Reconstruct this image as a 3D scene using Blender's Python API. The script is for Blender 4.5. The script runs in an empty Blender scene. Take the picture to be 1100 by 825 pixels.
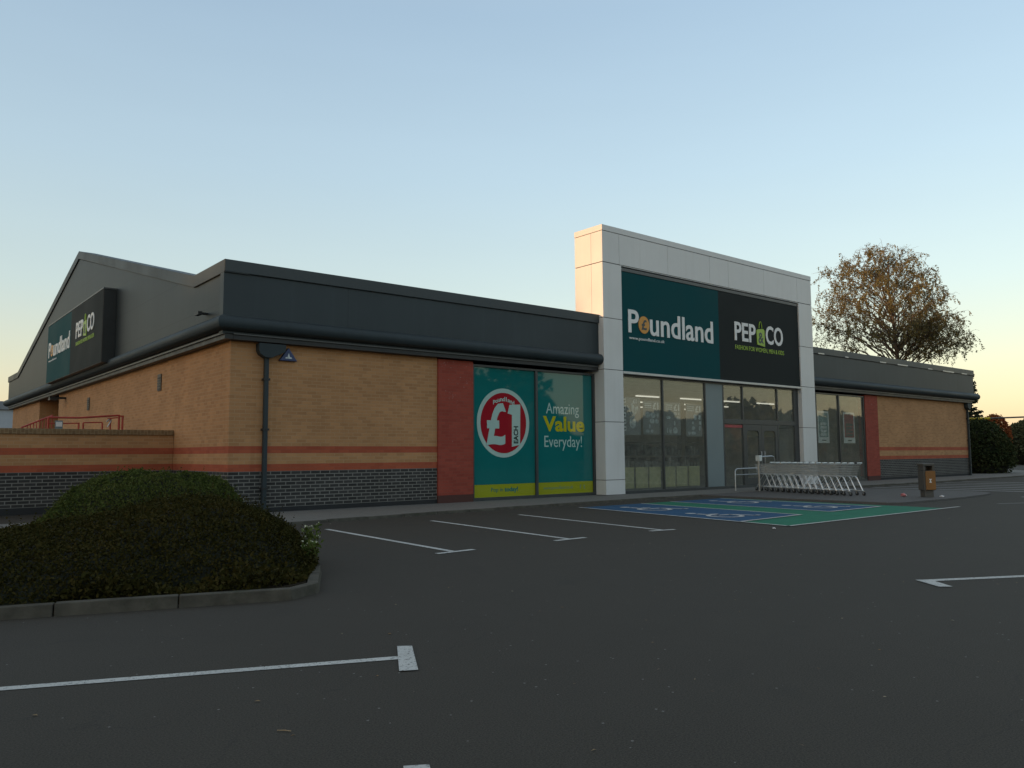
import bpy, bmesh, math, random
import numpy as np
from mathutils import Vector, Matrix
R = math.radians
PI = math.pi
random.seed(7)
rng = np.random.default_rng(11)
scene = bpy.context.scene
col = scene.collection

# ------------------------------------------------------------------ materials
def newmat(name):
    m = bpy.data.materials.new(name); m.use_nodes = True
    nt = m.node_tree; nt.nodes.clear()
    out = nt.nodes.new('ShaderNodeOutputMaterial')
    return m, nt, out
def N(nt, typ, **kw):
    n = nt.nodes.new(typ)
    for k, v in kw.items():
        if k.startswith('i_'):
            key = k[2:]
            key = int(key) if key.isdigit() else key.replace('_', ' ')
            n.inputs[key].default_value = v
        else: setattr(n, k, v)
    return n
def L(nt, a, b): nt.links.new(a, b)
def rgba(c): return (c[0], c[1], c[2], 1)
def mixcol(nt, fac, a, b, blend='MIX'):
    n = nt.nodes.new('ShaderNodeMix'); n.data_type = 'RGBA'; n.blend_type = blend
    for sock, v in ((n.inputs[0], fac), (n.inputs[6], a), (n.inputs[7], b)):
        if isinstance(v, bpy.types.NodeSocket): L(nt, v, sock)
        elif isinstance(v, (int, float)): sock.default_value = v
        else: sock.default_value = rgba(v)
    return n.outputs[2]
def ramp(nt, fac, p0, p1, c0=(0,0,0), c1=(1,1,1)):
    n = nt.nodes.new('ShaderNodeValToRGB'); e = n.color_ramp.elements
    e[0].position, e[1].position = p0, p1; e[0].color, e[1].color = rgba(c0), rgba(c1)
    L(nt, fac, n.inputs[0]); return n.outputs[0]
def math2(nt, op, a, b=None):
    n = nt.nodes.new('ShaderNodeMath'); n.operation = op
    for i, v in enumerate((a, b)):
        if v is None: continue
        if isinstance(v, bpy.types.NodeSocket): L(nt, v, n.inputs[i])
        else: n.inputs[i].default_value = v
    return n.outputs[0]
def noise(nt, vec, scale, detail=4, rough=.55):
    n = N(nt, 'ShaderNodeTexNoise', i_Scale=scale, i_Detail=detail, i_Roughness=rough)
    L(nt, vec, n.inputs['Vector']); return n.outputs['Fac']
def plain(name, c, rough=.6, metal=0, var=.18, vscale=3., bump=.0, bscale=60, spec=.5, dirt=None, streak=0.):
    m, nt, out = newmat(name)
    g = N(nt, 'ShaderNodeNewGeometry')
    b = N(nt, 'ShaderNodeBsdfPrincipled', i_Roughness=rough, i_Metallic=metal)
    b.inputs['Specular IOR Level'].default_value = spec
    f = ramp(nt, noise(nt, g.outputs['Position'], vscale, 5), .3, .7)
    cc = mixcol(nt, f, tuple(x*(1-var) for x in c), tuple(min(1, x*(1+var)) for x in c))
    if dirt:
        d = ramp(nt, noise(nt, g.outputs['Position'], dirt[1], 6, .65), dirt[2], dirt[2]+.15)
        cc = mixcol(nt, d, cc, dirt[0])
    if streak:
        mp = N(nt, 'ShaderNodeMapping'); mp.inputs['Scale'].default_value = (3.2, 3.2, .14); L(nt, g.outputs['Position'], mp.inputs[0])
        st = ramp(nt, noise(nt, mp.outputs[0], 1.6, 6, .65), .48, .80)
        cc = mixcol(nt, math2(nt, 'MULTIPLY', st, streak), cc, mixcol(nt, 1., cc, (.60,.57,.52), 'MULTIPLY'))
    L(nt, cc, b.inputs['Base Color'])
    rv = math2(nt, 'ADD', math2(nt, 'MULTIPLY', f, .12), rough-.06); L(nt, rv, b.inputs['Roughness'])
    if bump:
        bp = N(nt, 'ShaderNodeBump', i_Strength=bump, i_Distance=.01)
        L(nt, noise(nt, g.outputs['Position'], bscale, 4), bp.inputs['Height']); L(nt, bp.outputs[0], b.inputs['Normal'])
    L(nt, b.outputs[0], out.inputs[0])
    return m
def emit(name, c, s):
    m, nt, out = newmat(name)
    e = N(nt, 'ShaderNodeEmission', i_Strength=s); e.inputs[0].default_value = rgba(c)
    L(nt, e.outputs[0], out.inputs[0]); return m

ROW = .0858
def brickmat(name, mode):
    m, nt, out = newmat(name)
    g = N(nt, 'ShaderNodeNewGeometry')
    sp = N(nt, 'ShaderNodeSeparateXYZ'); L(nt, g.outputs['Position'], sp.inputs[0])
    sn = N(nt, 'ShaderNodeSeparateXYZ'); L(nt, g.outputs['True Normal'], sn.inputs[0])
    isx = math2(nt, 'GREATER_THAN', math2(nt, 'ABSOLUTE', sn.outputs[0]), .5)
    u = math2(nt, 'ADD', math2(nt, 'MULTIPLY', sp.outputs[1], isx),
              math2(nt, 'MULTIPLY', sp.outputs[0], math2(nt, 'SUBTRACT', 1., isx)))
    def bricktex(c1, c2, mo, w=.2575, row=ROW, ms=.011, vert=False):
        cv = N(nt, 'ShaderNodeCombineXYZ')
        if vert: L(nt, u, cv.inputs[1]); L(nt, sp.outputs[2], cv.inputs[0])
        else: L(nt, u, cv.inputs[0]); L(nt, sp.outputs[2], cv.inputs[1])
        b = N(nt, 'ShaderNodeTexBrick', i_Scale=1., i_Mortar_Size=ms, i_Mortar_Smooth=.2, i_Brick_Width=w, i_Row_Height=row, i_Bias=0.)
        b.inputs['Color1'].default_value = rgba(c1); b.inputs['Color2'].default_value = rgba(c2); b.inputs['Mortar'].default_value = rgba(mo)
        L(nt, cv.outputs[0], b.inputs['Vector']); return b
    buff = bricktex((.43,.222,.100), (.54,.285,.130), (.49,.295,.16), ms=.009)
    red = bricktex((.38,.088,.044), (.45,.112,.055), (.36,.11,.065), ms=.006)
    dark = bricktex((.034,.033,.032), (.060,.058,.056), (.215,.207,.19), ms=.012)
    z = sp.outputs[2]
    def gt(v): return math2(nt, 'GREATER_THAN', z, v)
    pos = g.outputs['Position']
    if mode == 'band':
        c = mixcol(nt, gt(ROW*12), dark.outputs[0], red.outputs[0])
        c = mixcol(nt, gt(ROW*14), c, buff.outputs[0])
        c = mixcol(nt, gt(ROW*17), c, red.outputs[0])
        c = mixcol(nt, gt(ROW*19), c, buff.outputs[0])
        c = mixcol(nt, math2(nt, 'LESS_THAN', z, .17), c, (.035,.036,.038))
        fac = buff.outputs['Fac']
    elif mode == 'soldier':
        s = bricktex((.20,.125,.065), (.27,.17,.085), (.30,.21,.12), w=.16, row=.0858, vert=True)
        c = s.outputs[0]; fac = s.outputs['Fac']
    else:
        r = bricktex((.31,.060,.040), (.39,.080,.052), (.30,.085,.06), ms=.007)
        spots = ramp(nt, noise(nt, pos, 9., 3, .7), .62, .70)
        hi = ramp(nt, math2(nt, 'MULTIPLY', z, .25), .55, .95)
        v2 = N(nt, 'ShaderNodeTexVoronoi', i_Scale=4.5); L(nt, pos, v2.inputs['Vector'])
        k = ramp(nt, v2.outputs['Distance'], .05, .22, (1,1,1), (0,0,0))
        spots = mixcol(nt, 1., spots, mixcol(nt, .5, hi, k), 'MULTIPLY')
        c = mixcol(nt, spots, r.outputs[0], (.45,.33,.30))
        c = mixcol(nt, math2(nt, 'LESS_THAN', z, .27), c, (.10,.045,.038))
        fac = r.outputs['Fac']
    # weathering: patches and vertical streaks
    lg = ramp(nt, noise(nt, pos, .7, 5, .6), .32, .72)
    c = mixcol(nt, lg, mixcol(nt, 1., c, (.80,.79,.78), 'MULTIPLY'), c)
    mp = N(nt, 'ShaderNodeMapping'); mp.inputs['Scale'].default_value = (2.2, 2.2, .16); L(nt, pos, mp.inputs[0])
    st = ramp(nt, noise(nt, mp.outputs[0], 1.3, 4, .6), .60, .78)
    c = mixcol(nt, math2(nt, 'MULTIPLY', st, .34), c, mixcol(nt, 1., c, (.62,.6,.58), 'MULTIPLY'))
    b = N(nt, 'ShaderNodeBsdfPrincipled', i_Roughness=.82)
    b.inputs['Specular IOR Level'].default_value = .25
    L(nt, c, b.inputs['Base Color'])
    bp = N(nt, 'ShaderNodeBump', i_Strength=.35, i_Distance=.006)
    h = math2(nt, 'SUBTRACT', math2(nt, 'MULTIPLY', noise(nt, pos, 90., 3), .35), fac); L(nt, h, bp.inputs['Height'])
    L(nt, bp.outputs[0], b.inputs['Normal'])
    L(nt, b.outputs[0], out.inputs[0]); return m

def cladmat(name, c, axis, pitch_h, pitch_v, off=(0, 0)):
    """metal cladding sheet with thin butt joints between its panels"""
    m, nt, out = newmat(name)
    g = N(nt, 'ShaderNodeNewGeometry'); pos = g.outputs['Position']
    sp = N(nt, 'ShaderNodeSeparateXYZ'); L(nt, pos, sp.inputs[0])
    def line(v, pitch, o, w):
        a = math2(nt, 'FRACT', math2(nt, 'DIVIDE', math2(nt, 'ADD', v, 100*pitch-o), pitch))
        return math2(nt, 'LESS_THAN', a, w/pitch)
    u = sp.outputs[axis]
    l1 = line(sp.outputs[2], pitch_v, off[1], .022); l2 = line(u, pitch_h, off[0], .016)
    ln = math2(nt, 'MAXIMUM', l1, l2)
    f = ramp(nt, noise(nt, pos, .5, 4), .3, .7)
    cc = mixcol(nt, f, tuple(x*.88 for x in c), tuple(x*1.12 for x in c))
    mp = N(nt, 'ShaderNodeMapping'); mp.inputs['Scale'].default_value = (2.6, 2.6, .22); L(nt, pos, mp.inputs[0])
    st = ramp(nt, noise(nt, mp.outputs[0], 1.3, 6, .65), .50, .82)
    cc = mixcol(nt, math2(nt, 'MULTIPLY', st, .30), cc, tuple(x*1.6+.010 for x in c))
    cc = mixcol(nt, math2(nt, 'MULTIPLY', ln, .6), cc, tuple(x*.35 for x in c))
    b = N(nt, 'ShaderNodeBsdfPrincipled', i_Roughness=.5); b.inputs['Specular IOR Level'].default_value = .3
    L(nt, cc, b.inputs['Base Color'])
    bp = N(nt, 'ShaderNodeBump', i_Strength=.12, i_Distance=.02); L(nt, noise(nt, pos, 1.2, 3), bp.inputs['Height'])
    L(nt, bp.outputs[0], b.inputs['Normal'])
    L(nt, b.outputs[0], out.inputs[0]); return m

def asphalt(name, base, chips=True, tint=(1,1,1)):
    m, nt, out = newmat(name)
    g = N(nt, 'ShaderNodeNewGeometry'); pos = g.outputs['Position']
    big = ramp(nt, noise(nt, pos, .22, 5, .6), .3, .7)
    mid = ramp(nt, noise(nt, pos, 1.6, 6, .65), .3, .75)
    fine = ramp(nt, noise(nt, pos, 95., 3, .7), .32, .72)
    b0 = tuple(base*t for t in tint)
    c = mixcol(nt, big, tuple(x*.74 for x in b0), tuple(x*1.16 for x in b0))
    c = mixcol(nt, .35, c, mixcol(nt, mid, tuple(x*.55 for x in b0), tuple(x*1.35 for x in b0)))
    c = mixcol(nt, .7, c, mixcol(nt, fine, tuple(x*.35 for x in b0), tuple(x*1.85 for x in b0)))
    if chips:
        v = N(nt, 'ShaderNodeTexVoronoi', i_Scale=13.); L(nt, pos, v.inputs['Vector'])
        d = math2(nt, 'LESS_THAN', v.outputs['Distance'], .10)
        sc = N(nt, 'ShaderNodeSeparateColor'); L(nt, v.outputs['Color'], sc.inputs[0])
        d = math2(nt, 'MULTIPLY', d, math2(nt, 'GREATER_THAN', sc.outputs[0], .88))
        c = mixcol(nt, math2(nt, 'MULTIPLY', d, .75), c, (.22,.215,.20))
        # oil drips and wear with a shape of their own
        o = ramp(nt, noise(nt, pos, .55, 3, .5), .66, .74)
        c = mixcol(nt, math2(nt, 'MULTIPLY', o, .35), c, (.018,.018,.019))
        # hairline cracks
        wv = N(nt, 'ShaderNodeTexVoronoi', i_Scale=.23, feature='DISTANCE_TO_EDGE')
        wp = N(nt, 'ShaderNodeVectorMath', operation='ADD'); L(nt, pos, wp.inputs[0])
        nn = N(nt, 'ShaderNodeTexNoise', i_Scale=1.4, i_Detail=6); L(nt, pos, nn.inputs['Vector']); L(nt, nn.outputs['Color'], wp.inputs[1])
        L(nt, wp.outputs[0], wv.inputs['Vector'])
        ck = math2(nt, 'LESS_THAN', wv.outputs['Distance'], .0016)
        c = mixcol(nt, math2(nt, 'MULTIPLY', ck, .2), c, (.016,.016,.017))
    b = N(nt, 'ShaderNodeBsdfPrincipled', i_Roughness=.86); b.inputs['Specular IOR Level'].default_value = .28
    L(nt, c, b.inputs['Base Color'])
    bp = N(nt, 'ShaderNodeBump', i_Strength=.45, i_Distance=.006); L(nt, noise(nt, pos, 110., 3, .7), bp.inputs['Height'])
    L(nt, bp.outputs[0], b.inputs['Normal'])
    L(nt, b.outputs[0], out.inputs[0]); return m

def paintmat(name, c, wear=.5):
    m, nt, out = newmat(name)
    g = N(nt, 'ShaderNodeNewGeometry'); pos = g.outputs['Position']
    f = ramp(nt, noise(nt, pos, 42., 6, .75), wear, wear+.1)
    k = ramp(nt, noise(nt, pos, 2.3, 5, .6), .35, .75)
    c1 = mixcol(nt, k, tuple(x*.78 for x in c), c)
    cc = mixcol(nt, f, c1, (.06,.06,.06))
    b = N(nt, 'ShaderNodeBsdfPrincipled', i_Roughness=.8); L(nt, cc, b.inputs['Base Color'])
    b.inputs['Specular IOR Level'].default_value = .25
    bp = N(nt, 'ShaderNodeBump', i_Strength=.35, i_Distance=.005); L(nt, noise(nt, pos, 110., 3), bp.inputs['Height'])
    L(nt, bp.outputs[0], b.inputs['Normal'])
    L(nt, b.outputs[0], out.inputs[0]); return m

def glassmat(name, tint=(.88,.90,.88), refl=1.15):
    m, nt, out = newmat(name)
    g = N(nt, 'ShaderNodeNewGeometry')
    dt = N(nt, 'ShaderNodeVectorMath', operation='DOT_PRODUCT'); L(nt, g.outputs['Incoming'], dt.inputs[0]); L(nt, g.outputs['Normal'], dt.inputs[1])
    p5 = math2(nt, 'POWER', math2(nt, 'SUBTRACT', 1., math2(nt, 'ABSOLUTE', dt.outputs['Value'])), 5.)
    fr = math2(nt, 'ADD', math2(nt, 'MULTIPLY', p5, .95), .045)
    bp = N(nt, 'ShaderNodeBump', i_Strength=.03, i_Distance=.02); L(nt, noise(nt, g.outputs['Position'], .9, 2), bp.inputs['Height'])
    t = N(nt, 'ShaderNodeBsdfTransparent'); t.inputs[0].default_value = rgba(tint)
    gl = N(nt, 'ShaderNodeBsdfGlossy', i_Roughness=.015); gl.inputs[0].default_value = (.95,.97,.95,1)
    L(nt, bp.outputs[0], gl.inputs['Normal'])
    mx = N(nt, 'ShaderNodeMixShader')
    du = N(nt, 'ShaderNodeBsdfDiffuse'); du.inputs[0].default_value = (.50,.50,.45,1)
    dm = N(nt, 'ShaderNodeMixShader'); L(nt, math2(nt, 'ADD', math2(nt, 'MULTIPLY', noise(nt, g.outputs['Position'], 1.4, 5, .6), .15), .03), dm.inputs[0]); L(nt, t.outputs[0], dm.inputs[1]); L(nt, du.outputs[0], dm.inputs[2])
    L(nt, math2(nt, 'MULTIPLY', fr, refl), mx.inputs[0]); L(nt, dm.outputs[0], mx.inputs[1]); L(nt, gl.outputs[0], mx.inputs[2])
    L(nt, mx.outputs[0], out.inputs[0]); return m

def glossy(name, c, var=.1, refl=1.0):
    """printed film behind plate glass: sharp reflection over colour"""
    m, nt, out = newmat(name)
    g = N(nt, 'ShaderNodeNewGeometry')
    b = N(nt, 'ShaderNodeBsdfPrincipled', i_Roughness=.03); b.inputs['Specular IOR Level'].default_value = .5*refl
    f = noise(nt, g.outputs['Position'], 1.1, 4)
    L(nt, mixcol(nt, f, tuple(x*(1-var) for x in c), tuple(x*(1+var) for x in c)), b.inputs['Base Color'])
    bp = N(nt, 'ShaderNodeBump', i_Strength=.03, i_Distance=.02); L(nt, noise(nt, g.outputs['Position'], .8, 2), bp.inputs['Height'])
    L(nt, bp.outputs[0], b.inputs['Normal'])
    L(nt, b.outputs[0], out.inputs[0]); return m

def leafmat(name, cols, trans=.3, nscale=1.2):
    m, nt, out = newmat(name)
    g = N(nt, 'ShaderNodeNewGeometry')
    r = nt.nodes.new('ShaderNodeValToRGB'); e = r.color_ramp.elements
    while len(e) < len(cols): e.new(.5)
    for i, c in enumerate(cols): e[i].position = i/(len(cols)-1); e[i].color = rgba(c)
    nz = noise(nt, g.outputs['Position'], nscale, 3)
    f = math2(nt, 'ADD', math2(nt, 'MULTIPLY', g.outputs['Random Per Island'], .62), math2(nt, 'MULTIPLY', math2(nt, 'SUBTRACT', nz, .3), .9))
    L(nt, f, r.inputs[0])
    d = N(nt, 'ShaderNodeBsdfPrincipled', i_Roughness=.8); d.inputs['Specular IOR Level'].default_value = .08
    L(nt, r.outputs[0], d.inputs['Base Color'])
    t = N(nt, 'ShaderNodeBsdfTranslucent'); L(nt, r.outputs[0], t.inputs[0])
    mx = N(nt, 'ShaderNodeMixShader'); mx.inputs[0].default_value = trans
    L(nt, d.outputs[0], mx.inputs[1]); L(nt, t.outputs[0], mx.inputs[2]); L(nt, mx.outputs[0], out.inputs[0]); return m

M = {}
M['asphalt'] = asphalt('asphalt', .042, tint=(1.10,.96,.76))
M['pave'] = asphalt('pavement_concrete', .165, chips=False, tint=(1,.95,.86))
M['island'] = asphalt('island_paving', .105, chips=False, tint=(1,.95,.90))
M['kerb'] = plain('kerb_concrete', (.080,.074,.060), .9, var=.35, vscale=5, bump=.5, bscale=45, spec=.2, dirt=((.05,.05,.035), 3., .55))
M['soil'] = plain('soil', (.028,.022,.014), .95, var=.5, vscale=20, bump=.9, bscale=30, spec=.1)
M['white_line'] = paintmat('white_line_paint', (.57,.57,.545), .535)
M['old_line'] = paintmat('faded_line_paint', (.26,.26,.25), .50)
M['blue'] = paintmat('blue_bay_paint', (.022,.088,.185), .60)
M['green'] = paintmat('green_bay_paint', (.018,.18,.105), .60)
M['bay_mark'] = paintmat('bay_symbol_paint', (.55,.56,.56), .54)
M['brick'] = brickmat('banded_brick', 'band')
M['soldier'] = brickmat('coping_brick', 'soldier')
M['redbrick'] = brickmat('red_brick', 'red')
DK = (.034,.046,.052)
M['clad_front'] = cladmat('fascia_metal', DK, 0, 9.3, 40., (2.9, 30))
M['clad_side'] = cladmat('gable_metal', (.027,.036,.040), 1, 5.15, 1.02, (1.95, 5.98))  # darkened below the fascia tone to offset the gable's warm glow
M['trim'] = plain('dark_metal_trim', DK, .58, var=.12, vscale=.8, spec=.25, streak=.3)
M['trim2'] = plain('dark_coping_metal', (.046,.057,.062), .45, var=.12, vscale=.8, spec=.35, dirt=((.075,.08,.08), .8, .62))
M['verge'] = plain('verge_metal_darkened', (.038,.046,.049), .5, var=.12, vscale=.8, spec=.3, streak=.4)  # coping metal again, darkened to offset the glow on the gable side
M['soffit'] = plain('black_metal', (.018,.019,.02), .5, var=.1)
M['bead'] = plain('grey_metal_bead', (.085,.088,.088), .45, var=.1)
M['white_panel'] = plain('white_composite_panel', (.66,.66,.65), .42, var=.05, vscale=.7, spec=.4, streak=.16)
M['joint'] = plain('joint_gasket', (.08,.08,.08), .7)
M['frame'] = plain('dark_frame_metal', (.045,.05,.052), .4, var=.1)
M['alu'] = plain('aluminium_trim', (.48,.48,.47), .4, metal=.3, var=.08)
M['panel_grey'] = plain('blue_grey_panel', (.17,.215,.225), .45, var=.06, vscale=.7)
M['glass'] = glassmat('window_glass')
M['teal_sign'] = plain('teal_sign_face', (.005,.066,.074), .65, var=.05, vscale=.6, spec=.08)
M['char_sign'] = plain('charcoal_sign_face', (.024,.029,.029), .65, var=.05, vscale=.6, spec=.08)
M['sign_side'] = plain('black_sign_return', (.022,.024,.024), .45)
M['letter_white'] = plain('white_lettering', (.74,.74,.73), .45, var=.03)
M['letter_gold'] = plain('gold_coin_face', (.62,.27,.03), .45, var=.06)
M['letter_dark'] = plain('dark_lettering', (.03,.05,.05), .5)
M['letter_green'] = plain('green_lettering', (.30,.47,.035), .45, var=.05)
M['vinyl'] = glossy('teal_window_film', (.010,.155,.150))
M['vinyl_yellow'] = glossy('yellow_window_film', (.32,.34,.018))
M['vinyl_pale'] = glossy('pale_window_film', (.42,.58,.53))
M['vinyl_red'] = glossy('red_window_film', (.34,.018,.028))
M['vinyl_dark'] = glossy('dark_window_film', (.012,.03,.03))
M['vinyl_gold'] = glossy('gold_window_film', (.50,.45,.02))
M['vinyl_fade'] = glossy('faded_window_film', (.20,.30,.16))
M['poster_bg'] = plain('grey_poster', (.26,.265,.265), .6)
M['poster_white'] = plain('white_poster_ink', (.82,.82,.82), .6)
M['poster_dark'] = plain('dark_poster_ink', (.06,.065,.065), .6)
M['poster_mid'] = plain('pale_poster_ink', (.58,.62,.63), .6, var=.5, vscale=9)
M['poster_red'] = plain('red_poster_ink', (.33,.06,.06), .6, var=.3, vscale=5)
M['poster_teal'] = plain('teal_poster_ink', (.25,.36,.36), .6, var=.35, vscale=5)
M['yellow_film'] = plain('yellow_display_card', (.46,.43,.22), .6, var=.15, vscale=4)
M['inner'] = plain('shop_inner_wall', (.62,.61,.56), .8)
M['ceil'] = plain('shop_ceiling', (.6,.58,.48), .8)
M['floor'] = plain('shop_floor', (.34,.34,.32), .5)
M['stock'] = plain('shelved_goods', (.34,.33,.30), .7, var=.8, vscale=2.2)
M['tube'] = emit('fluorescent_tube', (1., .96, .84), .9)
M['rail_red'] = plain('red_rail_paint', (.40,.045,.03), .45, var=.15)
M['steel'] = plain('galvanised_steel', (.42,.43,.43), .38, metal=.75, var=.12)
M['chrome'] = plain('zinc_tube', (.72,.73,.72), .34, metal=.55, var=.1)
M['wire'] = plain('zinc_wire', (.50,.515,.50), .4, metal=.6, var=.1)
M['rubber'] = plain('castor_rubber', (.03,.03,.03), .7)
M['handle'] = plain('pale_handle_plastic', (.62,.66,.64), .4)
M['bin'] = plain('bin_plastic', (.085,.08,.07), .55, var=.12)
M['bin_door'] = plain('bin_door_wood', (.25,.115,.03), .5, var=.15)
M['vent'] = plain('vent_metal', (.10,.085,.065), .6)
M['alarm'] = plain('blue_alarm_case', (.03,.05,.14), .4)
M['shed'] = plain('shed_cladding', (.42,.44,.47), .6, var=.05)
M['shed_roof'] = plain('shed_roof_metal', (.21,.22,.24), .6, var=.05)
M['bark'] = plain('bark', (.10,.075,.055), .9, var=.4, vscale=6, bump=.5, bscale=25)
M['birch_bark'] = plain('birch_bark', (.11,.088,.07), .85, var=.6, vscale=4)
M['birch_leaf'] = leafmat('birch_leaves', [(.115,.115,.065),(.155,.14,.062),(.195,.162,.06),(.14,.13,.07),(.22,.18,.07)], .35, .35)
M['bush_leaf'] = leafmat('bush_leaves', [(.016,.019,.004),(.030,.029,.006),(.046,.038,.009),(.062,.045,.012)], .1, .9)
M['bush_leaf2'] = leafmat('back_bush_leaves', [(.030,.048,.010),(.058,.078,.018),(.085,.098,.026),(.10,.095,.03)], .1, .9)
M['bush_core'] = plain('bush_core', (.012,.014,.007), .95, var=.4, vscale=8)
M['hedge_leaf'] = leafmat('hedge_leaves', [(.018,.028,.012),(.035,.05,.02),(.055,.065,.028),(.09,.075,.03)], .2, .6)
M['red_leaf'] = leafmat('autumn_leaves', [(.12,.045,.025),(.26,.075,.03),(.34,.11,.035),(.24,.12,.04)], .3, .6)
M['far_leaf'] = leafmat('far_leaves', [(.05,.065,.035),(.075,.085,.045),(.10,.10,.055)], .2, .3)
M['conifer_leaf'] = leafmat('conifer_needles', [(.018,.028,.02),(.035,.048,.03),(.05,.06,.038)], .1, .6)
M['weed'] = leafmat('weed_leaves', [(.05,.09,.02),(.12,.16,.04),(.22,.23,.07)], .3, 3.)
M['petal'] = plain('pale_petals', (.6,.6,.42), .7)
M['dead_leaf'] = leafmat('fallen_leaf_brown', [(.10,.06,.03),(.22,.14,.07),(.34,.28,.18),(.5,.48,.42)], .1, 2.)
M['packet_red'] = plain('red_packet_foil', (.45,.14,.14), .35)
M['packet_white'] = plain('white_packet_foil', (.75,.72,.72), .35)
M['yellow_paint'] = plain('yellow_barrier_paint', (.55,.42,.02), .5)

# ------------------------------------------------------------------ mesh helpers
class MB:
    def __init__(s): s.v = []; s.f = []; s.mi = []; s.cur = 0
    def add(s, vs, fs):
        o = len(s.v); s.v += [tuple(v) for v in vs]; s.f += [tuple(i+o for i in f) for f in fs]; s.mi += [s.cur]*len(fs); return s
    def box(s, x0, x1, y0, y1, z0, z1):
        return s.add([(x0,y0,z0),(x1,y0,z0),(x1,y1,z0),(x0,y1,z0),(x0,y0,z1),(x1,y0,z1),(x1,y1,z1),(x0,y1,z1)],
                     [(0,3,2,1),(4,5,6,7),(0,1,5,4),(1,2,6,5),(2,3,7,6),(3,0,4,7)])
    def prism(s, poly, fn, a, b):
        """poly: 2-D points, fn(p,q,t) -> xyz, extruded t=a..b"""
        n = len(poly)
        vs = [fn(p[0], p[1], a) for p in poly]+[fn(p[0], p[1], b) for p in poly]
        return s.add(vs, [tuple(range(n))[::-1], tuple(range(n, 2*n))]+[(i, (i+1) % n, n+(i+1) % n, n+i) for i in range(n)])
    def flat(s, poly, z0, z1): return s.prism(poly, lambda p, q, t: (p, q, t), z0, z1)
    def front(s, poly, y0, y1): return s.prism(poly, lambda p, q, t: (p, t, q), y0, y1)
    def side(s, poly, x0, x1): return s.prism(poly, lambda p, q, t: (t, p, q), x0, x1)
    def tube(s, pts, r, n=8, r1=None, cap=True):
        pts = [Vector(p) for p in pts]; m = len(pts); rings = []
        up = None
        for i, p in enumerate(pts):
            d = (pts[min(i+1, m-1)]-pts[max(i-1, 0)]).normalized()
            if up is None:
                a = Vector((0,0,1)) if abs(d.z) < .9 else Vector((1,0,0)); u = d.cross(a).normalized()
            else: u = (up-d*up.dot(d)).normalized()
            up = u; w = d.cross(u)
            rr = r if r1 is None else r+(r1-r)*i/(m-1)
            rings.append([p+u*(rr*math.cos(2*PI*k/n))+w*(rr*math.sin(2*PI*k/n)) for k in range(n)])
        vs = [v for g in rings for v in g]; fs = []
        for i in range(m-1):
            for k in range(n): fs.append((i*n+k, i*n+(k+1) % n, (i+1)*n+(k+1) % n, (i+1)*n+k))
        if cap: fs += [tuple(range(n))[::-1], tuple((m-1)*n+k for k in range(n))]
        return s.add(vs, fs)
    def build(s, name, mats, parent=None, smooth=False, bevel=0, local=False):
        if not isinstance(mats, (list, tuple)): mats = [mats]
        me = bpy.data.meshes.new(name)
        off = Vector((0,0,0))
        if parent and not local:
            p = parent
            while p: off += p.location; p = p.parent
        me.from_pydata([tuple(Vector(v)-off) for v in s.v], [], s.f)
        for m in mats: me.materials.append(m)
        if len(mats) > 1: me.polygons.foreach_set('material_index', s.mi)
        bm = bmesh.new(); bm.from_mesh(me); bmesh.ops.recalc_face_normals(bm, faces=bm.faces[:]); bm.to_mesh(me); bm.free()
        if smooth: me.polygons.foreach_set('use_smooth', [True]*len(me.polygons))
        o = bpy.data.objects.new(name, me); col.objects.link(o)
        if parent: o.parent = parent
        if bevel:
            md = o.modifiers.new('bevel', 'BEVEL'); md.width = bevel; md.segments = 2; md.limit_method = 'ANGLE'; md.angle_limit = R(40)
        if smooth:
            try: me.set_sharp_from_angle(angle=R(45))
            except Exception: pass
        me.update()
        return o
def quads_object(name, V, nq, mat, parent=None, k=4):
    """V: (nq*k,3) array"""
    off = np.zeros(3); p = parent
    while p: off += np.array(p.location); p = p.parent
    me = bpy.data.meshes.new(name)
    me.vertices.add(nq*k); me.vertices.foreach_set('co', (V-off).astype(np.float32).ravel())
    me.loops.add(nq*k); me.loops.foreach_set('vertex_index', np.arange(nq*k, dtype=np.int32))
    me.polygons.add(nq); me.polygons.foreach_set('loop_start', np.arange(0, nq*k, k, dtype=np.int32))
    try: me.polygons.foreach_set('loop_total', np.full(nq, k, dtype=np.int32))
    except Exception: pass
    me.update(calc_edges=True); me.validate()
    me.materials.append(mat)
    o = bpy.data.objects.new(name, me); col.objects.link(o)
    if parent: o.parent = parent
    return o
def leaves(C, size, asp=1.7, droop=0., flat=0., jitter=.35):
    """diamond leaf quads at centres C"""
    n = len(C)
    a = rng.normal(size=(n, 3)); a[:, 2] = a[:, 2]*(1-flat)-droop; a /= np.linalg.norm(a, axis=1, keepdims=True)
    b = rng.normal(size=(n, 3)); b -= a*(a*b).sum(1, keepdims=True); b /= np.linalg.norm(b, axis=1, keepdims=True)
    s = (size*(1+jitter*rng.uniform(-1, 1, n)))[:, None]
    V = np.empty((n, 4, 3))
    V[:, 0] = C-a*s*asp*.5; V[:, 1] = C+b*s*.5-a*s*.05; V[:, 2] = C+a*s*asp*.5; V[:, 3] = C-b*s*.5-a*s*.05
    return V.reshape(-1, 3)
def thing(name, loc, label, cat, group=None):
    o = bpy.data.objects.new(name, None); o.empty_display_size = .2; col.objects.link(o); o.location = loc
    return tag(o, label, cat, group)
def tag(o, label, cat, group=None):
    o['label'] = label; o['category'] = cat
    if group: o['group'] = group
    return o
def struct(o): o['kind'] = 'structure'; return o
def copy_tree(o, parent=None):
    c = o.copy(); col.objects.link(c); c.parent = parent
    for ch in list(o.children): copy_tree(ch, c)
    return c

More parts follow.
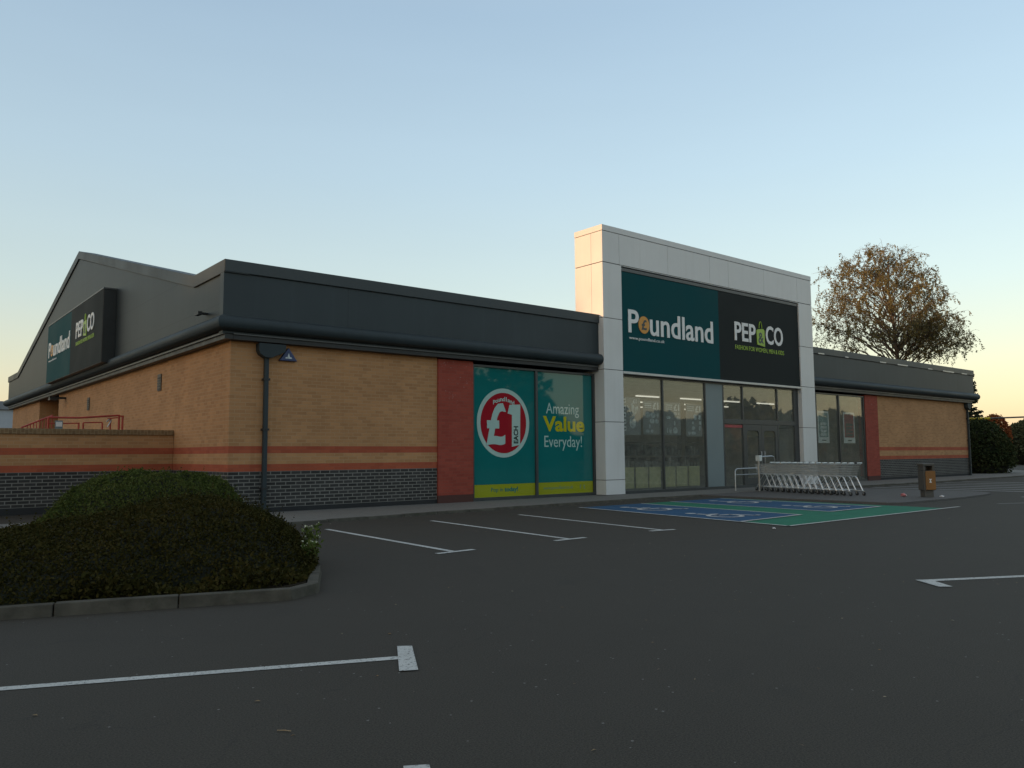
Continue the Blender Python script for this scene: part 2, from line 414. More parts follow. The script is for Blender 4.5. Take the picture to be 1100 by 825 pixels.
def text_mesh(body, bold=0.):
    c = bpy.data.curves.new('text', 'FONT'); c.body = body; c.size = 1; c.offset = bold; c.resolution_u = 4
    o = bpy.data.objects.new('text', c); col.objects.link(o)
    bpy.context.view_layer.update()
    me = bpy.data.meshes.new_from_object(o.evaluated_get(bpy.context.evaluated_depsgraph_get()))
    bpy.data.objects.remove(o); bpy.data.curves.remove(c)
    return me
def lettering(name, items, mat, parent, facing, plane, depth=.012):
    for it in items: o = lettering_run(name, [it], mat, parent, facing, plane, depth)
    return o
def lettering_run(name, items, mat, parent, facing, plane, depth=.012):
    """items: (body, a0, a1, z0, z1, bold[, rot]) boxes on a wall facing 'front' (-Y) or 'side' (-X)"""
    mb = MB()
    for it in items:
        body, a0, a1, z0, z1, bold = it[:6]; rot = it[6] if len(it) > 6 else 0
        me = text_mesh(body, bold)
        P = np.array([v.co[:2] for v in me.vertices])
        if rot: P = P @ np.array([[math.cos(rot), math.sin(rot)], [-math.sin(rot), math.cos(rot)]])
        lo, hi = P.min(0), P.max(0); P = (P-lo)/(hi-lo)
        A = a0+(a1-a0)*P[:, 0]; Z = z0+(z1-z0)*P[:, 1]
        bm = bmesh.new(); bm.from_mesh(me)
        for v, a, z in zip(bm.verts, A, Z): v.co = (a, plane, z) if facing == 'front' else (plane, a, z)
        r = bmesh.ops.extrude_face_region(bm, geom=bm.faces[:])
        d = Vector((0, -depth, 0)) if facing == 'front' else Vector((-depth, 0, 0))
        bmesh.ops.translate(bm, vec=d, verts=[g for g in r['geom'] if isinstance(g, bmesh.types.BMVert)])
        bm.verts.index_update()
        mb.add([v.co[:] for v in bm.verts], [[v.index for v in f.verts] for f in bm.faces])
        bm.free(); bpy.data.meshes.remove(me)
    return mb.build(name, mat, parent)
def circle(cx, cz, rx, rz=None, n=48): 
    rz = rz or rx
    return [(cx+rx*math.cos(2*PI*i/n), cz+rz*math.sin(2*PI*i/n)) for i in range(n)]

# ------------------------------------------------------------------ the ground
g = MB().flat([(-300,-300), (500,-300), (500,400), (-300,400)], -.05, 0.)
car_park = struct(g.build('car_park', M['asphalt']))
def mark(polys, mat, name='parking_line', z=.004):
    mb = MB()
    for p in polys: mb.add([(x, y, z) for x, y in p], [tuple(range(len(p)))])
    return mb.build(name, mat, car_park)
def strip(a, b, w):
    a, b = Vector(a), Vector(b); d = (b-a).normalized(); n = Vector((-d.y, d.x))*w/2
    return [(a+n)[:], (a-n)[:], (b-n)[:], (b+n)[:]]
W = .10
# the three T-headed bay lines before the wall
for a, b, t0, t1 in (((.32,-4.45), (.10,-8.93), (-.24,-9.02), (.45,-8.97)), ((2.86,-4.2), (2.50,-8.82), (2.12,-8.91), (2.83,-8.88)), ((5.28,-4.2), (4.80,-8.85), (4.45,-8.88), (5.02,-8.98))):
    mark([strip(a, b, W)], M['white_line']); mark([strip(t0, t1, W*1.1)], M['white_line'], z=.008)
# nearest line with its broad head, and the head of the next one
mark([strip((-9.5,-11.19), (-3.58,-13.69), .085)], M['white_line'])
mark([[(-3.505,-13.375), (-3.415,-13.435), (-3.735,-14.02), (-3.845,-13.965)]], M['white_line'], z=.008)
mark([[(-4.65,-15.33), (-4.55,-15.39), (-4.85,-15.98), (-4.96,-15.92)]], M['white_line'])
# far right bay corner
mark([strip((2.36,-14.52), (8.5,-17.7), .11)], M['white_line'])
mark([[(2.36,-14.47), (2.50,-14.56), (2.20,-14.92), (2.09,-14.83)]], M['white_line'], z=.008)
# the painted accessible bays
def rect(x0, x1, y0, y1): return [(x0,y0), (x1,y0), (x1,y1), (x0,y1)]
mark([[(7.94,-3.45), (14.15,-3.45), (14.2,-9.98), (7.1,-10.02)]], M['green'], 'painted_bay', .004)
mark([[(7.97,-3.5), (10.3,-3.5), (9.75,-8.7), (7.22,-8.85)]], M['blue'], 'painted_bay', .008)
mark([[(11.55,-3.5), (13.9,-3.5), (13.6,-8.62), (11.1,-8.66)]], M['blue'], 'painted_bay', .008)
for a, b in (((7.94,-3.45), (7.1,-10.05)), ((7.07,-10.02), (14.9,-9.98)), ((10.3,-3.5), (9.75,-8.7)), ((11.55,-3.5), (11.1,-8.66)), ((13.9,-3.5), (13.6,-8.62))):
    mark([strip(a, b, .09)], M['white_line'], z=.012)
mark([strip((7.22,-8.85), (9.75,-8.7), .09)], M['white_line'], z=.016); mark([strip((11.1,-8.66), (13.6,-8.62), .09)], M['white_line'], z=.016)
def wheelchair(cx, cy, s, name='bay_symbol'):
    """wheelchair figure lying on the bay, head towards the shop"""
    polys = []
    def arc(x, y, r, w, a0, a1, n=20):
        for i in range(n):
            t0, t1 = a0+(a1-a0)*i/n, a0+(a1-a0)*(i+1)/n
            polys.append([(x+(r-w)*math.cos(t0), y+(r-w)*math.sin(t0)), (x+r*math.cos(t0), y+r*math.sin(t0)), (x+r*math.cos(t1), y+r*math.sin(t1)), (x+(r-w)*math.cos(t1), y+(r-w)*math.sin(t1))])
    arc(0, 0, .42, .11, R(100), R(380)); polys.append([(0+.13*math.cos(i*PI/6), .95+.13*math.sin(i*PI/6)) for i in range(12)])
    polys.append(strip((-.02,.75), (.04,.2), .15)); polys.append(strip((0,.5), (.36,.45), .1)); polys.append(strip((.0,.2), (.42,.15), .13)); polys.append(strip((.40,.18), (.62,-.42), .12)); polys.append(strip((.58,-.40), (.78,-.34), .11))
    return mark([[(cx+p[0]*s, cy+p[1]*s) for p in q] for q in polys], M['bay_mark'], name, .016)
wheelchair(8.75, -5.3, 1.05); wheelchair(8.25, -7.75, 1.0); wheelchair(12.6, -5.2, 1.05); wheelchair(12.3, -7.7, 1.0)
# crossing beyond the trolleys, and a worn mark on the road
for x in (24.2, 25.7, 27.3, 29.0, 30.8, 32.7): mark([rect(x, x+.5, -11.5, -3.0)], M['old_line'], 'crossing_stripe')
mark([strip((16.9,-10.15), (18.6,-10.9), .12)], M['old_line'], 'road_mark')
mark([strip((20.8,-9.45), (23.2,-10.4), .12)], M['white_line'], 'road_mark')

# pavement, kerbs, island, beds
pv = [(-14.,-3.15), (0.,-3.05), (4.,-2.62), (9.8,-2.28), (14.6,-2.2), (22.3,-2.35), (30.,-2.65), (44.,-2.2), (52.,-.6), (62.,6.), (62.,12.), (46.,2.5), (42.3,0.3), (42.3,.6), (-.2,.6), (-14.,.6)]
struct(MB().flat(pv, -.04, .055).build('pavement', M['pave']))
def kerb(path, name='kerb', w=.13, h=.1, unit=.915, mat=None):
    """laid kerb stones with open joints"""
    mb = MB()
    P = [Vector(p) for p in path]
    for a, b in zip(P, P[1:]):
        Ls = (b-a).length; n = max(1, round(Ls/unit)); d = (b-a)/n
        for i in range(n):
            q0, q1 = a+d*i, a+d*(i+1); e = d.normalized()*.006; nn = Vector((-d.y, d.x)).normalized()*w
            dz = random.uniform(-.008, .006)
            c = [q0+e, q1-e, q1-e+nn, q0+e+nn]
            o = nn.normalized()*.02
            vs = [(v.x, v.y, -.03) for v in c]+[((v+o*(1 if k < 2 else 0)).x, (v+o*(1 if k < 2 else 0)).y, h+dz) for k, v in enumerate(c)]
            mb.add(vs, [(0,3,2,1), (4,5,6,7), (0,1,5,4), (1,2,6,5), (2,3,7,6), (3,0,4,7)])
    return struct(mb.build(name, mat or M['kerb'], bevel=.008))
kerb([(-.9,-3.25), (4.,-2.76), (9.8,-2.42), (14.55,-2.34)], h=.062)
kerb([(22.4,-2.5), (30.,-2.8), (44.,-2.35), (52.,-.75), (62.,5.8)], h=.062)
isl = [(14.5,-2.3), (14.62,-8.3), (15.0,-8.55), (18.6,-8.6), (20.6,-8.45)]
isl += [(21.2+1.6*math.cos(a), -6.7+1.65*math.sin(a)) for a in np.linspace(-PI/2, 0, 8)]+[(22.75,-4.7), (22.3,-2.3)]
struct(MB().flat(isl, -.04, .050).build('trolley_island', M['island']))
bed = [(-16.,-9.05), (-6.2,-9.95), (-3.35,-10.95), (-2.95,-10.75), (-2.3,-9.6), (-1.95,-8.7), (-1.55,-6.6), (-1.2,-3.25), (-16.,-3.25)]
struct(MB().flat([(x*.985-.06, y*.985-.06) for x, y in bed], -.04, .085).build('planting_bed', M['soil']))
kerb([(-16.,-9.15), (-6.2,-10.1), (-3.3,-11.08), (-2.9,-10.85), (-2.27,-9.6), (-1.93,-8.7), (-1.5,-6.6), (-1.1,-3.3)], h=.105)
struct(MB().flat([(42.5,.4), (46.,2.6), (60.,11.5), (62.,40.), (42.5,40.)], -.04, .10).build('verge', M['soil']))

# ------------------------------------------------------------------ the shop building
B = thing('retail_building', (0,0,0), 'long single storey retail unit of banded buff brick under dark metal fascia with white portal', 'shop building')
LX, DY, HT, HW = 42.0, 34.45, 5.97, 4.05
E_ = .24
# brickwork
MB().box(0, 5.82, 0, .3, -.05, HW+.2).build('brick_wall', M['brick'], B)
MB().box(31.2, LX, 0, .3, -.05, HW+.2).build('brick_wall', M['brick'], B)
w = MB(); w.box(0, .3, .3, 20.9, -.05, HW+.2); w.box(0, .3, 25.75, DY, -.05, HW+.2); w.box(.9, 1.2, 20.9, 25.75, -.05, HW+.2)
w.box(.3, .9, 20.7, 20.9, -.05, HW+.2); w.box(.3, .9, 25.75, 25.95, -.05, HW+.2)
w.build('brick_wall', M['brick'], B)
MB().box(LX-.3, LX, .3, DY, -.05, HW+.2).build('brick_wall', M['brick'], B)
MB().box(.3, LX-.3, DY-.3, DY, -.05, HW+.2).build('brick_wall', M['brick'], B)
for x0, x1 in ((5.82, 7.03), (29.98, 31.2)):
    MB().box(x0, x1, -.06, .3, -.05, HW+.03).build('brick_pilaster', M['redbrick'], B)
# service door in its recess
sd = MB().box(.82, .9, 21.2, 23.6, 1.0, 3.55).build('service_door', plain('grey_green_door', (.13,.14,.125), .5), B)
MB().box(.80, .82, 22.38, 22.42, 1.0, 3.55).build('door_seam', M['soffit'], sd)
# fascia: flat metal band, parapet returns and gable
F0 = 4.24
def fascia(x0, x1):
    MB().box(x0, x1, -E_, 0.0-.003, F0, HT-.30).build('fascia', M['clad_front'], B)
    c = MB().box(x0, x1, -E_-.045, .30, HT-.29, HT)
    c.build('parapet_coping', M['trim2'], B, bevel=.015)
fascia(-E_-.045, 12.03); fascia(24.87, LX+E_)
YV, YV2, YA, ZA = 1.95, 31.2, 16.4, 9.56
def gable(x0, x1, nm='gable_cladding'):
    MB().side([(-E_+.003, F0), (DY+E_, F0), (DY+E_, HT-.3), (YV2, HT-.3), (YA, ZA-.33), (YV, HT-.3), (-E_+.003, HT-.3)], x0, x1).build(nm, M['clad_side'], B)
gable(-E_, -.003); gable(LX+.003, LX+E_-.003)
def verge(xa, xb):
    prof = [(-E_-.04, HT), (YV, HT), (YA, ZA), (YV2, HT), (DY+E_+.04, HT)]
    inner = [(p, q-.31) for p, q in prof][::-1]
    MB().side(prof+inner, xa, xb).build('verge_trim', M['verge'], B, bevel=.012)
verge(-E_-.048, .30); verge(LX-.3, LX+E_+.048)
MB().box(.3, LX-.3, DY, DY+E_, F0, HT-.004).build('fascia', M['clad_front'], B)
# roof sheets between the parapets
rf = MB()
rf.prism([(.30, HT-.65), (YV+1.2, HT-.65), (YA, ZA-.30), (YV2-1.2, HT-.65), (DY, HT-.65), (DY, HT-.8), (YV2-1.2, HT-.8), (YA, ZA-.45), (YV+1.2, HT-.8), (.30, HT-.8)], lambda p, q, t: (t, p, q), .30, LX-.3)
rf.build('roof', M['trim'], B)
# bullnose eaves
def bullnose(path, flip=1):
    n = 14; prof = [(.215*math.sin(a), 4.475+.185*math.cos(a)) for a in np.linspace(0, PI, n)]
    prof = [(0., 4.66)]+prof[1:-1]+[(0., 4.29)]
    P = [Vector(p) for p in path]; vs = []; m = len(prof)
    for i, p in enumerate(P):
        d0 = (P[i]-P[i-1]).normalized() if i else (P[1]-P[0]).normalized()
        d1 = (P[i+1]-P[i]).normalized() if i < len(P)-1 else d0
        n0, n1 = Vector((d0.y, -d0.x)), Vector((d1.y, -d1.x)); nn = (n0+n1); nn /= (1+n0.dot(n1))
        for r, z in prof: vs.append((p.x+nn.x*r, p.y+nn.y*r, z))
    fs = [(i*m+k, i*m+(k+1) % m, (i+1)*m+(k+1) % m, (i+1)*m+k) for i in range(len(P)-1) for k in range(m)]
    fs += [tuple(range(m)), tuple((len(P)-1)*m+k for k in range(m))]
    return MB().add(vs, fs).build('bullnose_eaves', M['trim'], B, smooth=True)
bullnose([(-E_-.004, DY+E_+.2), (-E_-.004, -E_-.004), (12.06, -E_-.004)])
bullnose([(24.88, -E_-.004), (LX+E_+.30, -E_-.004)])
for bx_ in ((-.02, 12.02, -E_+.02, -.006, HW+.06, F0-.002), (24.88, LX+.02, -E_+.02, -.006, HW+.06, F0-.002), (-E_+.02, -.006, -E_+.03, DY+.1, HW+.062, F0-.004)):
    MB().box(*bx_).build('soffit', M['soffit'], B)
for bx_ in ((-.03, 12.02, -E_-.02, -E_+.018, HW+.17, HW+.2), (24.88, LX+.2, -E_-.02, -E_+.018, HW+.17, HW+.2), (-E_-.03, -E_+.015, -E_+.02, DY+.1, HW+.17, HW+.205)):
    MB().box(*bx_).build('eaves_bead', M['bead'], B)
# white portal: gasket core with composite panels hung on it
PX0, PX1, PIN0, PIN1, PF, PB, PT = 12.03, 24.87, 12.93, 23.84, -.47, .83, 8.98
GAP = .011
def panels(x0, x1, zs, sides=()):
    mb = MB()
    mb.cur = 1; mb.box(x0+.02, x1-.02, PF+.02, PB-.02, zs[0], zs[-1]); mb.cur = 0
    for z0, z1 in zip(zs, zs[1:]):
        z0 += GAP; z1 -= GAP
        mb.box(x0, x1, PF, PF+.018, z0, z1)
        for xs in sides:
            xa, xb = (x0, x0+.018) if xs < 0 else (x1-.018, x1)
            mb.box(xa, xb, PF+.019, .05-GAP/2, z0, z1); mb.box(xa, xb, .05+GAP/2, PB, z0, z1)
    return mb
ZS = [.06, .545, 2.43, 4.15, 5.86, 7.72]
panels(PX0, PIN0, ZS, (-1, 1)).build('portal_column', [M['white_panel'], M['joint']], B)
panels(PIN1, PX1, ZS, (-1, 1)).build('portal_column', [M['white_panel'], M['joint']], B)
mb = MB(); mb.cur = 1; mb.box(PX0+.02, PX1-.02, PF+.02, PB-.02, 7.725, 8.78); mb.cur = 0
xs = [PX0, 12.84, 15.36, 17.78, 18.95, 21.32, 23.76, PX1]
for a, b in zip(xs, xs[1:]): mb.box(a+(GAP/2 if a > PX0 else 0), b-(GAP/2 if b < PX1 else 0), PF, PF+.018, 7.735, 8.77)
for xa, xb in ((PX0, PX0+.018), (PX1-.018, PX1)):
    mb.box(xa, xb, PF+.019, .05-GAP/2, 7.735, 8.77); mb.box(xa, xb, .05+GAP/2, PB, 7.735, 8.77)
mb.box(PX0+.02, PX1-.02, PB-.018, PB, 7.735, 8.77); mb.box(PIN0, PIN1, PF+.02, PF+.2, 7.70, 7.722)
mb.build('portal_beam', [M['white_panel'], M['joint']], B)
MB().box(PX0-.012, PX1+.012, PF-.012, PB+.012, 8.785, PT).build('portal_coping', M['white_panel'], B, bevel=.008)
for xa, xb in ((PX0+.04, PIN0-.03), (PIN1+.03, PX1-.04)): MB().box(xa, xb, PF+.05, PB, -.02, .06).build('portal_plinth', M['soffit'], B)
MB().box(PIN0, PIN1, -.15, PB-.02, 4.06, 7.72).build('portal_backing', M['soffit'], B)
MB().box(PIN0, PIN1, -.43, -.15, 7.55, 7.66).build('sign_slot', M['bead'], B)

for xa, ln in ((25.6,.5), (27.9,.3), (31.2,.6), (33.,1.1), (36.4,.5), (38.2,1.4), (40.6,.7)):
    MB().box(xa, xa+ln, -E_-.052, -E_-.046, HT-.28-.01*ln, HT-.235).build('peeled_patch', M['alu'], B)
# ---- front sign
S = thing('shop_sign', (18.4,-.4,4.12), 'large front sign on the white portal, teal half and charcoal half with white names', 'shop sign')
MB().box(PIN0+.01, 18.32, -.42, -.16, 4.14, 7.53).build('teal_panel', M['teal_sign'], S)
MB().box(18.32, PIN1-.01, -.42, -.16, 4.14, 7.53).build('charcoal_panel', M['char_sign'], S)
MB().box(PIN0+.01, PIN1+.05, -.475, -.16, 4.055, 4.135).build('bottom_trim', M['alu'], S, bevel=.006)
def brand(S, facing, plane, f, g, k):
    """f(a): maps sign metres to the wall axis (left name), g the right name; k sign height scale fn z"""
    d = .02
    lettering('lettering', [('P', f(13.27), f(13.80), k(5.48), k(6.27), .016), ('undland', f(14.37), f(17.93), k(5.46), k(6.30), .014)], M['letter_white'], S, facing, plane, d)
    cx, cz = 14.06, 5.80
    mb = MB(); c = circle(cx, cz, .275, .30)
    c = [(f(a), k(z)) for a, z in c]
    (mb.front(c, plane-d, plane) if facing == 'front' else mb.side(c, plane-d, plane)); cn = mb.build('coin', M['letter_gold'], S)
    lettering('coin_symbol', [('£', f(13.93), f(14.20), k(5.62), k(5.98), .03)], M['letter_dark'], cn, facing, plane-d-.001, .004)
    lettering('web_address', [('www.poundland.co.uk', f(13.31), f(15.14), k(5.22), k(5.36), .0)], M['letter_white'], S, facing, plane, .01)
    lettering('lettering', [('PEP', g(19.30), g(20.69), k(5.73), k(6.46), .018), ('CO', g(21.40), g(22.62), k(5.74), k(6.50), .018)], M['letter_white'], S, facing, plane, d)
    mb = MB(); bag = [(20.78,5.68), (21.31,5.62), (21.30,6.28), (21.22,6.34), (20.84,6.30), (20.76,6.24)]
    bag = [(g(a), k(z)) for a, z in bag]
    (mb.front(bag, plane-d*1.1, plane) if facing == 'front' else mb.side(bag, plane-d*1.1, plane))
    hp = [(g(21.04+.10*math.cos(t)), k(6.32+.30*math.sin(t))) for t in np.linspace(0.1, PI-.1, 9)]
    mb.tube([((a, plane-.012, z) if facing == 'front' else (plane-.012, a, z)) for a, z in hp], .018, 6)
    bg = mb.build('bag_emblem', M['letter_green'], S)
    lettering('ampersand', [('&', g(20.86), g(21.23), k(5.74), k(6.18), .02)], M['letter_dark'], bg, facing, plane-d*1.1-.001, .004)
    lettering('strapline', [('FASHION FOR WOMEN, MEN & KIDS', g(19.32), g(22.68), k(5.36), k(5.56), .0)], M['letter_green'], S, facing, plane, .01)
idf = lambda a: a
brand(S, 'front', -.421, idf, idf, idf)

# ---- gable sign
S2 = thing('gable_sign', (-.24,15.2,4.5), 'smaller boxed sign in teal and charcoal fixed high on the dark gable', 'shop sign')
mb = MB(); mb.cur = 0; mb.box(-.645, -.24, 10.1, 20.1, 4.5, 6.95); mb.build('sign_box', M['sign_side'], S2, bevel=.01)
MB().box(-.652, -.646, 15.2, 20.08, 4.52, 6.93).build('teal_panel', M['teal_sign'], S2)
MB().box(-.652, -.646, 10.12, 15.2, 4.52, 6.93).build('charcoal_panel', M['char_sign'], S2)
MB().box(-.66, -.24, 10.08, 20.12, 6.952, 7.0).build('top_trim', M['bead'], S2)
brand(S2, 'side', -.653, lambda a: 19.68-(a-13.27)*.93, lambda a: 14.22-(a-19.30)*.885, lambda z: 5.55+(z-5.48)*.80)

# ---- left windows with printed film
def window(x0, x1, z0, z1, xm, y=-.0, f=.06):
    mb = MB()
    mb.box(x0, x1, y-.03, y+.10, z0, z0+f+.03); mb.box(x0, x1, y-.03, y+.10, z1-f, z1)
    for a, b in ((x0, x0+f), (xm-.045, xm+.045), (x1-f*1.6, x1)): mb.box(a, b, y-.028, y+.098, z0+f+.031, z1-f-.001)
    return mb.build('window', M['frame'], B)
wl = window(7.03, 12.03, .06, 4.02, 9.49)
MB().box(7.03, 12.03, -.05, .1, -.05, .06).build('sill', M['bead'], wl)
wx = ((7.09, 9.445), (9.535, 11.93))
for a, b in wx:
    MB().box(a, b, .03, .04, .52, 3.96).build('printed_film', M['vinyl'], wl)
    MB().box(a, b, .03, .04, .15, .517).build('printed_film', M['vinyl_yellow'], wl)
b1 = MB().front(circle(8.22, 2.33, 1.0, 1.03, 72), .022, .0299).build('badge_ring', M['vinyl_pale'], wl)
MB().front(circle(8.22, 2.33, .87, .90, 72), .016, .0219).build('badge_disc', M['vinyl_red'], wl)
lettering('pound_sign', [('£', 7.56, 8.30, 1.66, 2.92, .028)], M['vinyl_pale'], wl, 'front', .0155, .004)
one = [(8.36,2.62), (8.44,2.88), (8.86,2.90), (8.84,1.68), (8.52,1.62), (8.53,2.58)]
MB().front(one, .0115, .0155).build('numeral', M['vinyl_pale'], wl)
lettering('badge_words', [('EACH', 8.59, 8.77, 1.72, 2.24, .03, PI/2)], M['vinyl_dark'], wl, 'front', .0112, .003)
arc = []; word = 'Poundland'; n = len(word)
for i, ch in enumerate(word):
    t = R(122)-R(64)*i/(n-1); x, z = 8.22+.68*math.cos(t), 2.33+.71*math.sin(t)
    hgt = .13 if ch in 'Pdl' else .09
    arc.append((ch, x-(.018 if ch == 'l' else .045), x+(.018 if ch == 'l' else .045), z-.06, z-.06+hgt, .02))
lettering_run('badge_words', arc, M['vinyl_pale'], wl, 'front', .0155, .003)
lettering('window_words', [('Amazing', 9.92, 11.34, 2.55, 3.00, 0.0), ('Everyday!', 9.84, 11.46, 1.50, 1.97, 0.0)], M['vinyl_pale'], wl, 'front', .0295, .003)
lettering('window_words', [('Value', 9.79, 11.58, 2.10, 2.58, .03)], M['vinyl_gold'], wl, 'front', .0295, .003)
lettering('window_words', [('Pop in', 7.74, 8.18, .27, .42, 0.), ('today!', 8.24, 8.76, .255, .43, .03)], M['vinyl'], wl, 'front', .0295, .003)
lettering('window_words', [('www.poundland.co.uk', 9.78, 11.05, .27, .40, .01), ('f', 11.34, 11.40, .28, .42, .03), ('t', 11.5, 11.57, .28, .42, .03)], M['vinyl_fade'], wl, 'front', .0295, .003)

# ---- main glazing in the portal
GY = -.25
def fr(mb, x0, x1, z0, z1): mb.box(x0, x1, GY-.04, GY+.06, z0, z1)
mb = MB()
fr(mb, PIN0+.003, PIN1-.003, 3.98, 4.05); 
mb.box(PIN0+.003, PIN1-.003, GY-.06, GY+.08, -.03, .15)
mull = [(12.935,13.0), (15.115,15.185), (17.52,17.59), (18.60,18.68), (19.86,19.94), (22.25,22.33), (23.5,23.83)]
for a, b in mull: mb.box(a, b, GY-.038, GY+.058, .152, 3.978)
fr(mb, 18.682, 19.858, 2.50, 2.68); fr(mb, 19.942, 22.248, 2.50, 2.68); fr(mb, 22.332, 23.498, 2.50, 2.68)
sf = mb.build('shopfront', M['frame'], B, bevel=.004)
MB().box(17.593, 18.597, GY-.03, GY+.03, .153, 3.977).build('infill_panel', M['panel_grey'], sf)
for a, b, z0, z1 in ((13.0,15.115,.153,3.977), (15.185,17.52,.153,3.977), (18.683,19.857,2.683,3.977), (18.683,19.857,.153,2.497), (19.943,22.247,2.683,3.977), (22.333,23.497,2.683,3.977), (22.333,23.497,.153,2.497)):
    MB().box(a, b, GY+.0, GY+.012, z0, z1).build('glass_pane', M['glass'], sf)
MB().box(18.69, 19.85, GY-.012, GY-.002, 2.36, 2.47).build('door_notice', M['poster_red'], sf)
def rrect(x0, x1, z0, z1, r, n=5):
    pts = []
    for cx, cz, a in ((x1-r, z1-r, 0), (x0+r, z1-r, PI/2)):
        pts += [(cx+r*math.cos(a+PI/2*i/n), cz+r*math.sin(a+PI/2*i/n)) for i in range(n+1)]
    return pts+[(x0, z0), (x1, z0)]
for x0, x1, h in ((19.945, 21.09, 20.98), (21.10, 22.245, 21.2)):
    mb = MB(); o = rrect(x0+.17, x1-.17, .42, 2.26, .14)
    m = len(o); outer = [(x0,.16), (x1,.16), (x1,2.49), (x0,2.49)]
    # stiles and rails round a rounded opening
    mb.box(x0, x0+.17, GY-.03, GY+.03, .16, 2.49); mb.box(x1-.17, x1, GY-.03, GY+.03, .16, 2.49)
    mb.box(x0+.171, x1-.171, GY-.03, GY+.03, .16, .42); mb.box(x0+.171, x1-.171, GY-.03, GY+.03, 2.262, 2.49)
    for sx, cx in ((-1, x0+.17+.14), (1, x1-.17-.14)):
        tri = [(cx+sx*.139, 2.261)]+[(cx+sx*.14*math.cos(t), 2.12+.14*math.sin(t)) for t in np.linspace(PI/2, 0, 6)]
        mb.front(tri, GY-.029, GY+.029)
    d = mb.build('door', M['frame'], B)
    MB().box(x0+.171, x1-.171, GY-.006, GY+.006, .421, 2.261).build('glass_pane', M['glass'], d)
    MB().box(x0+.172, x1-.172, GY+.012, GY+.016, 2.02, 2.26).build('door_film', plain('bronze_door_film', (.10,.08,.035), .5), d)
    MB().tube([(h, GY-.04, .9), (h, GY-.09, .9), (h, GY-.09, 1.45), (h, GY-.04, 1.45)], .016, 8).build('handle', M['steel'], d, smooth=True)
# right windows
wr = window(25.68, 29.98, .06, 4.02, 27.66)
MB().box(25.68, 29.98, -.05, .1, -.05, .06).build('sill', M['bead'], wr)
for a, b in ((25.74, 27.615), (27.705, 29.88)):
    MB().box(a, b, .02, .032, .153, 3.957).build('glass_pane', M['glass'], wr)
MB().box(24.87, 25.68, -.02, .25, -.05, HW+.06).build('brick_pier', M['frame'], B)

# ---- the room behind the glass
MB().box(12.1, 31., .33, 12., .0, .04).build('shop_floor', M['floor'], B)
MB().box(12.1, 31., .12, 12., 3.92, 3.98).build('ceiling', M['ceil'], B)
mb = MB(); mb.box(12.1, 31., 12., 12.1, 0, 4); mb.box(12.0, 12.1, .33, 12., 0, 4); mb.box(31., 31.1, .33, 12., 0, 4); mb.build('inner_wall', M['inner'], B)
for y in (4.6, 7.4, 10.2):
    for x in (13.2, 16.2, 19.2, 22.2, 25.2, 28.2):
        MB().box(x, x+1.5, y-.03, y+.03, 3.85, 3.9).build('strip_light', M['tube'], B)
for y in (4.2, 6.6, 9.):
    mb = MB()
    for z in (.2, .75, 1.3, 1.85): mb.box(14., 23., y, y+.5, z, z+.03)
    for x in np.arange(14.0, 23., .22):
        for z in (.23, .78, 1.33): mb.box(x+.01, x+.01+random.uniform(.12,.2), y+.05, y+.4, z, z+random.uniform(.2,.46))
    mb.build('shelving', M['stock'], B)

# ---- posters hung inside the glass
def poster(x0, x1, z0, z1, label, paint, y=GY+.05):
    t = thing('window_poster', ((x0+x1)/2, y, z0), label, 'poster', 'posters inside the shop windows')
    MB().box(x0, x1, y, y+.006, z0, z1).build('sheet', M['poster_bg'], t)
    paint(t, x0, x1, z0, z1, y-.001); return t
def p_labels(t, x0, x1, z0, z1, y):
    for i in range(5):
        zz = z1-.2-.235*i
        st = MB().box(x0+.04, x0+.30, y-.003, y, zz, zz+.15).build('label_strip', M['poster_white'], t)
        MB().box(x0+.07, x0+.27, y-.006, y-.0035, zz+.04, zz+.1).build('label_print', M['poster_dark'], st)
    mb = MB(); cx = (x0+x1)/2+.12; cz = (z0+z1)/2
    for k in range(3):
        a = R(90+38*(k-1)); mb.front([(cx+.02, cz-.1), (cx+.34*math.cos(a)-.09*math.sin(a), cz+.34*math.sin(a)+.05), (cx+.42*math.cos(a), cz+.46*math.sin(a)), (cx+.34*math.cos(a)+.09*math.sin(a), cz+.34*math.sin(a)-.02)], y-.003-.002*k, y-.0*k)
    mb.front(circle(cx, cz-.22, .16, .2, 16), y-.002, y); mb.build('picture', M['poster_mid'], t)
    lettering('price', [('£1', cx+.02, cx+.2, z1-.2, z1-.06, .03)], M['poster_white'], t, 'front', y, .003)
def p_products(dx):
    def f(t, x0, x1, z0, z1, y):
        w_ = x1-x0
        lettering('price', [('£1', x0+w_*.58, x0+w_*.92, z1-.30, z1-.06, .035)], M['poster_white'], t, 'front', y, .003)
        mb = MB()
        for i in range(3): mb.box(x0+w_*.1, x0+w_*.5, y-.003, y, z1-.12-.07*i, z1-.08-.07*i)
        mb.build('text_lines', M['poster_mid'], t)
        rr = random.Random(dx); mb = MB()
        az = z0+.06
        while az < z1-.42:
            hh = rr.uniform(.09, .24); ax = x0+w_*rr.uniform(.05, .15)
            while ax < x1-.14:
                ww = rr.uniform(.08, .26); ww = min(ww, x1-.05-ax)
                if rr.random() < .75:
                    n_ = rr.choice((4, 7, 12)); ph = rr.uniform(0, 1)
                    mb.front([(ax+ww*.5+ww*.52*math.cos(ph+2*PI*q/n_), az+hh*.5+hh*.5*math.sin(ph+2*PI*q/n_)) for q in range(n_)], y-.003, y)
                ax += ww+rr.uniform(.02, .07)
            az += hh+.025
        mb.build('picture', M['poster_mid'], t)
    return f
poster(13.02, 14.05, 2.02, 3.30, 'grey poster with a column of five white labels at left end of the main glazing', p_labels)
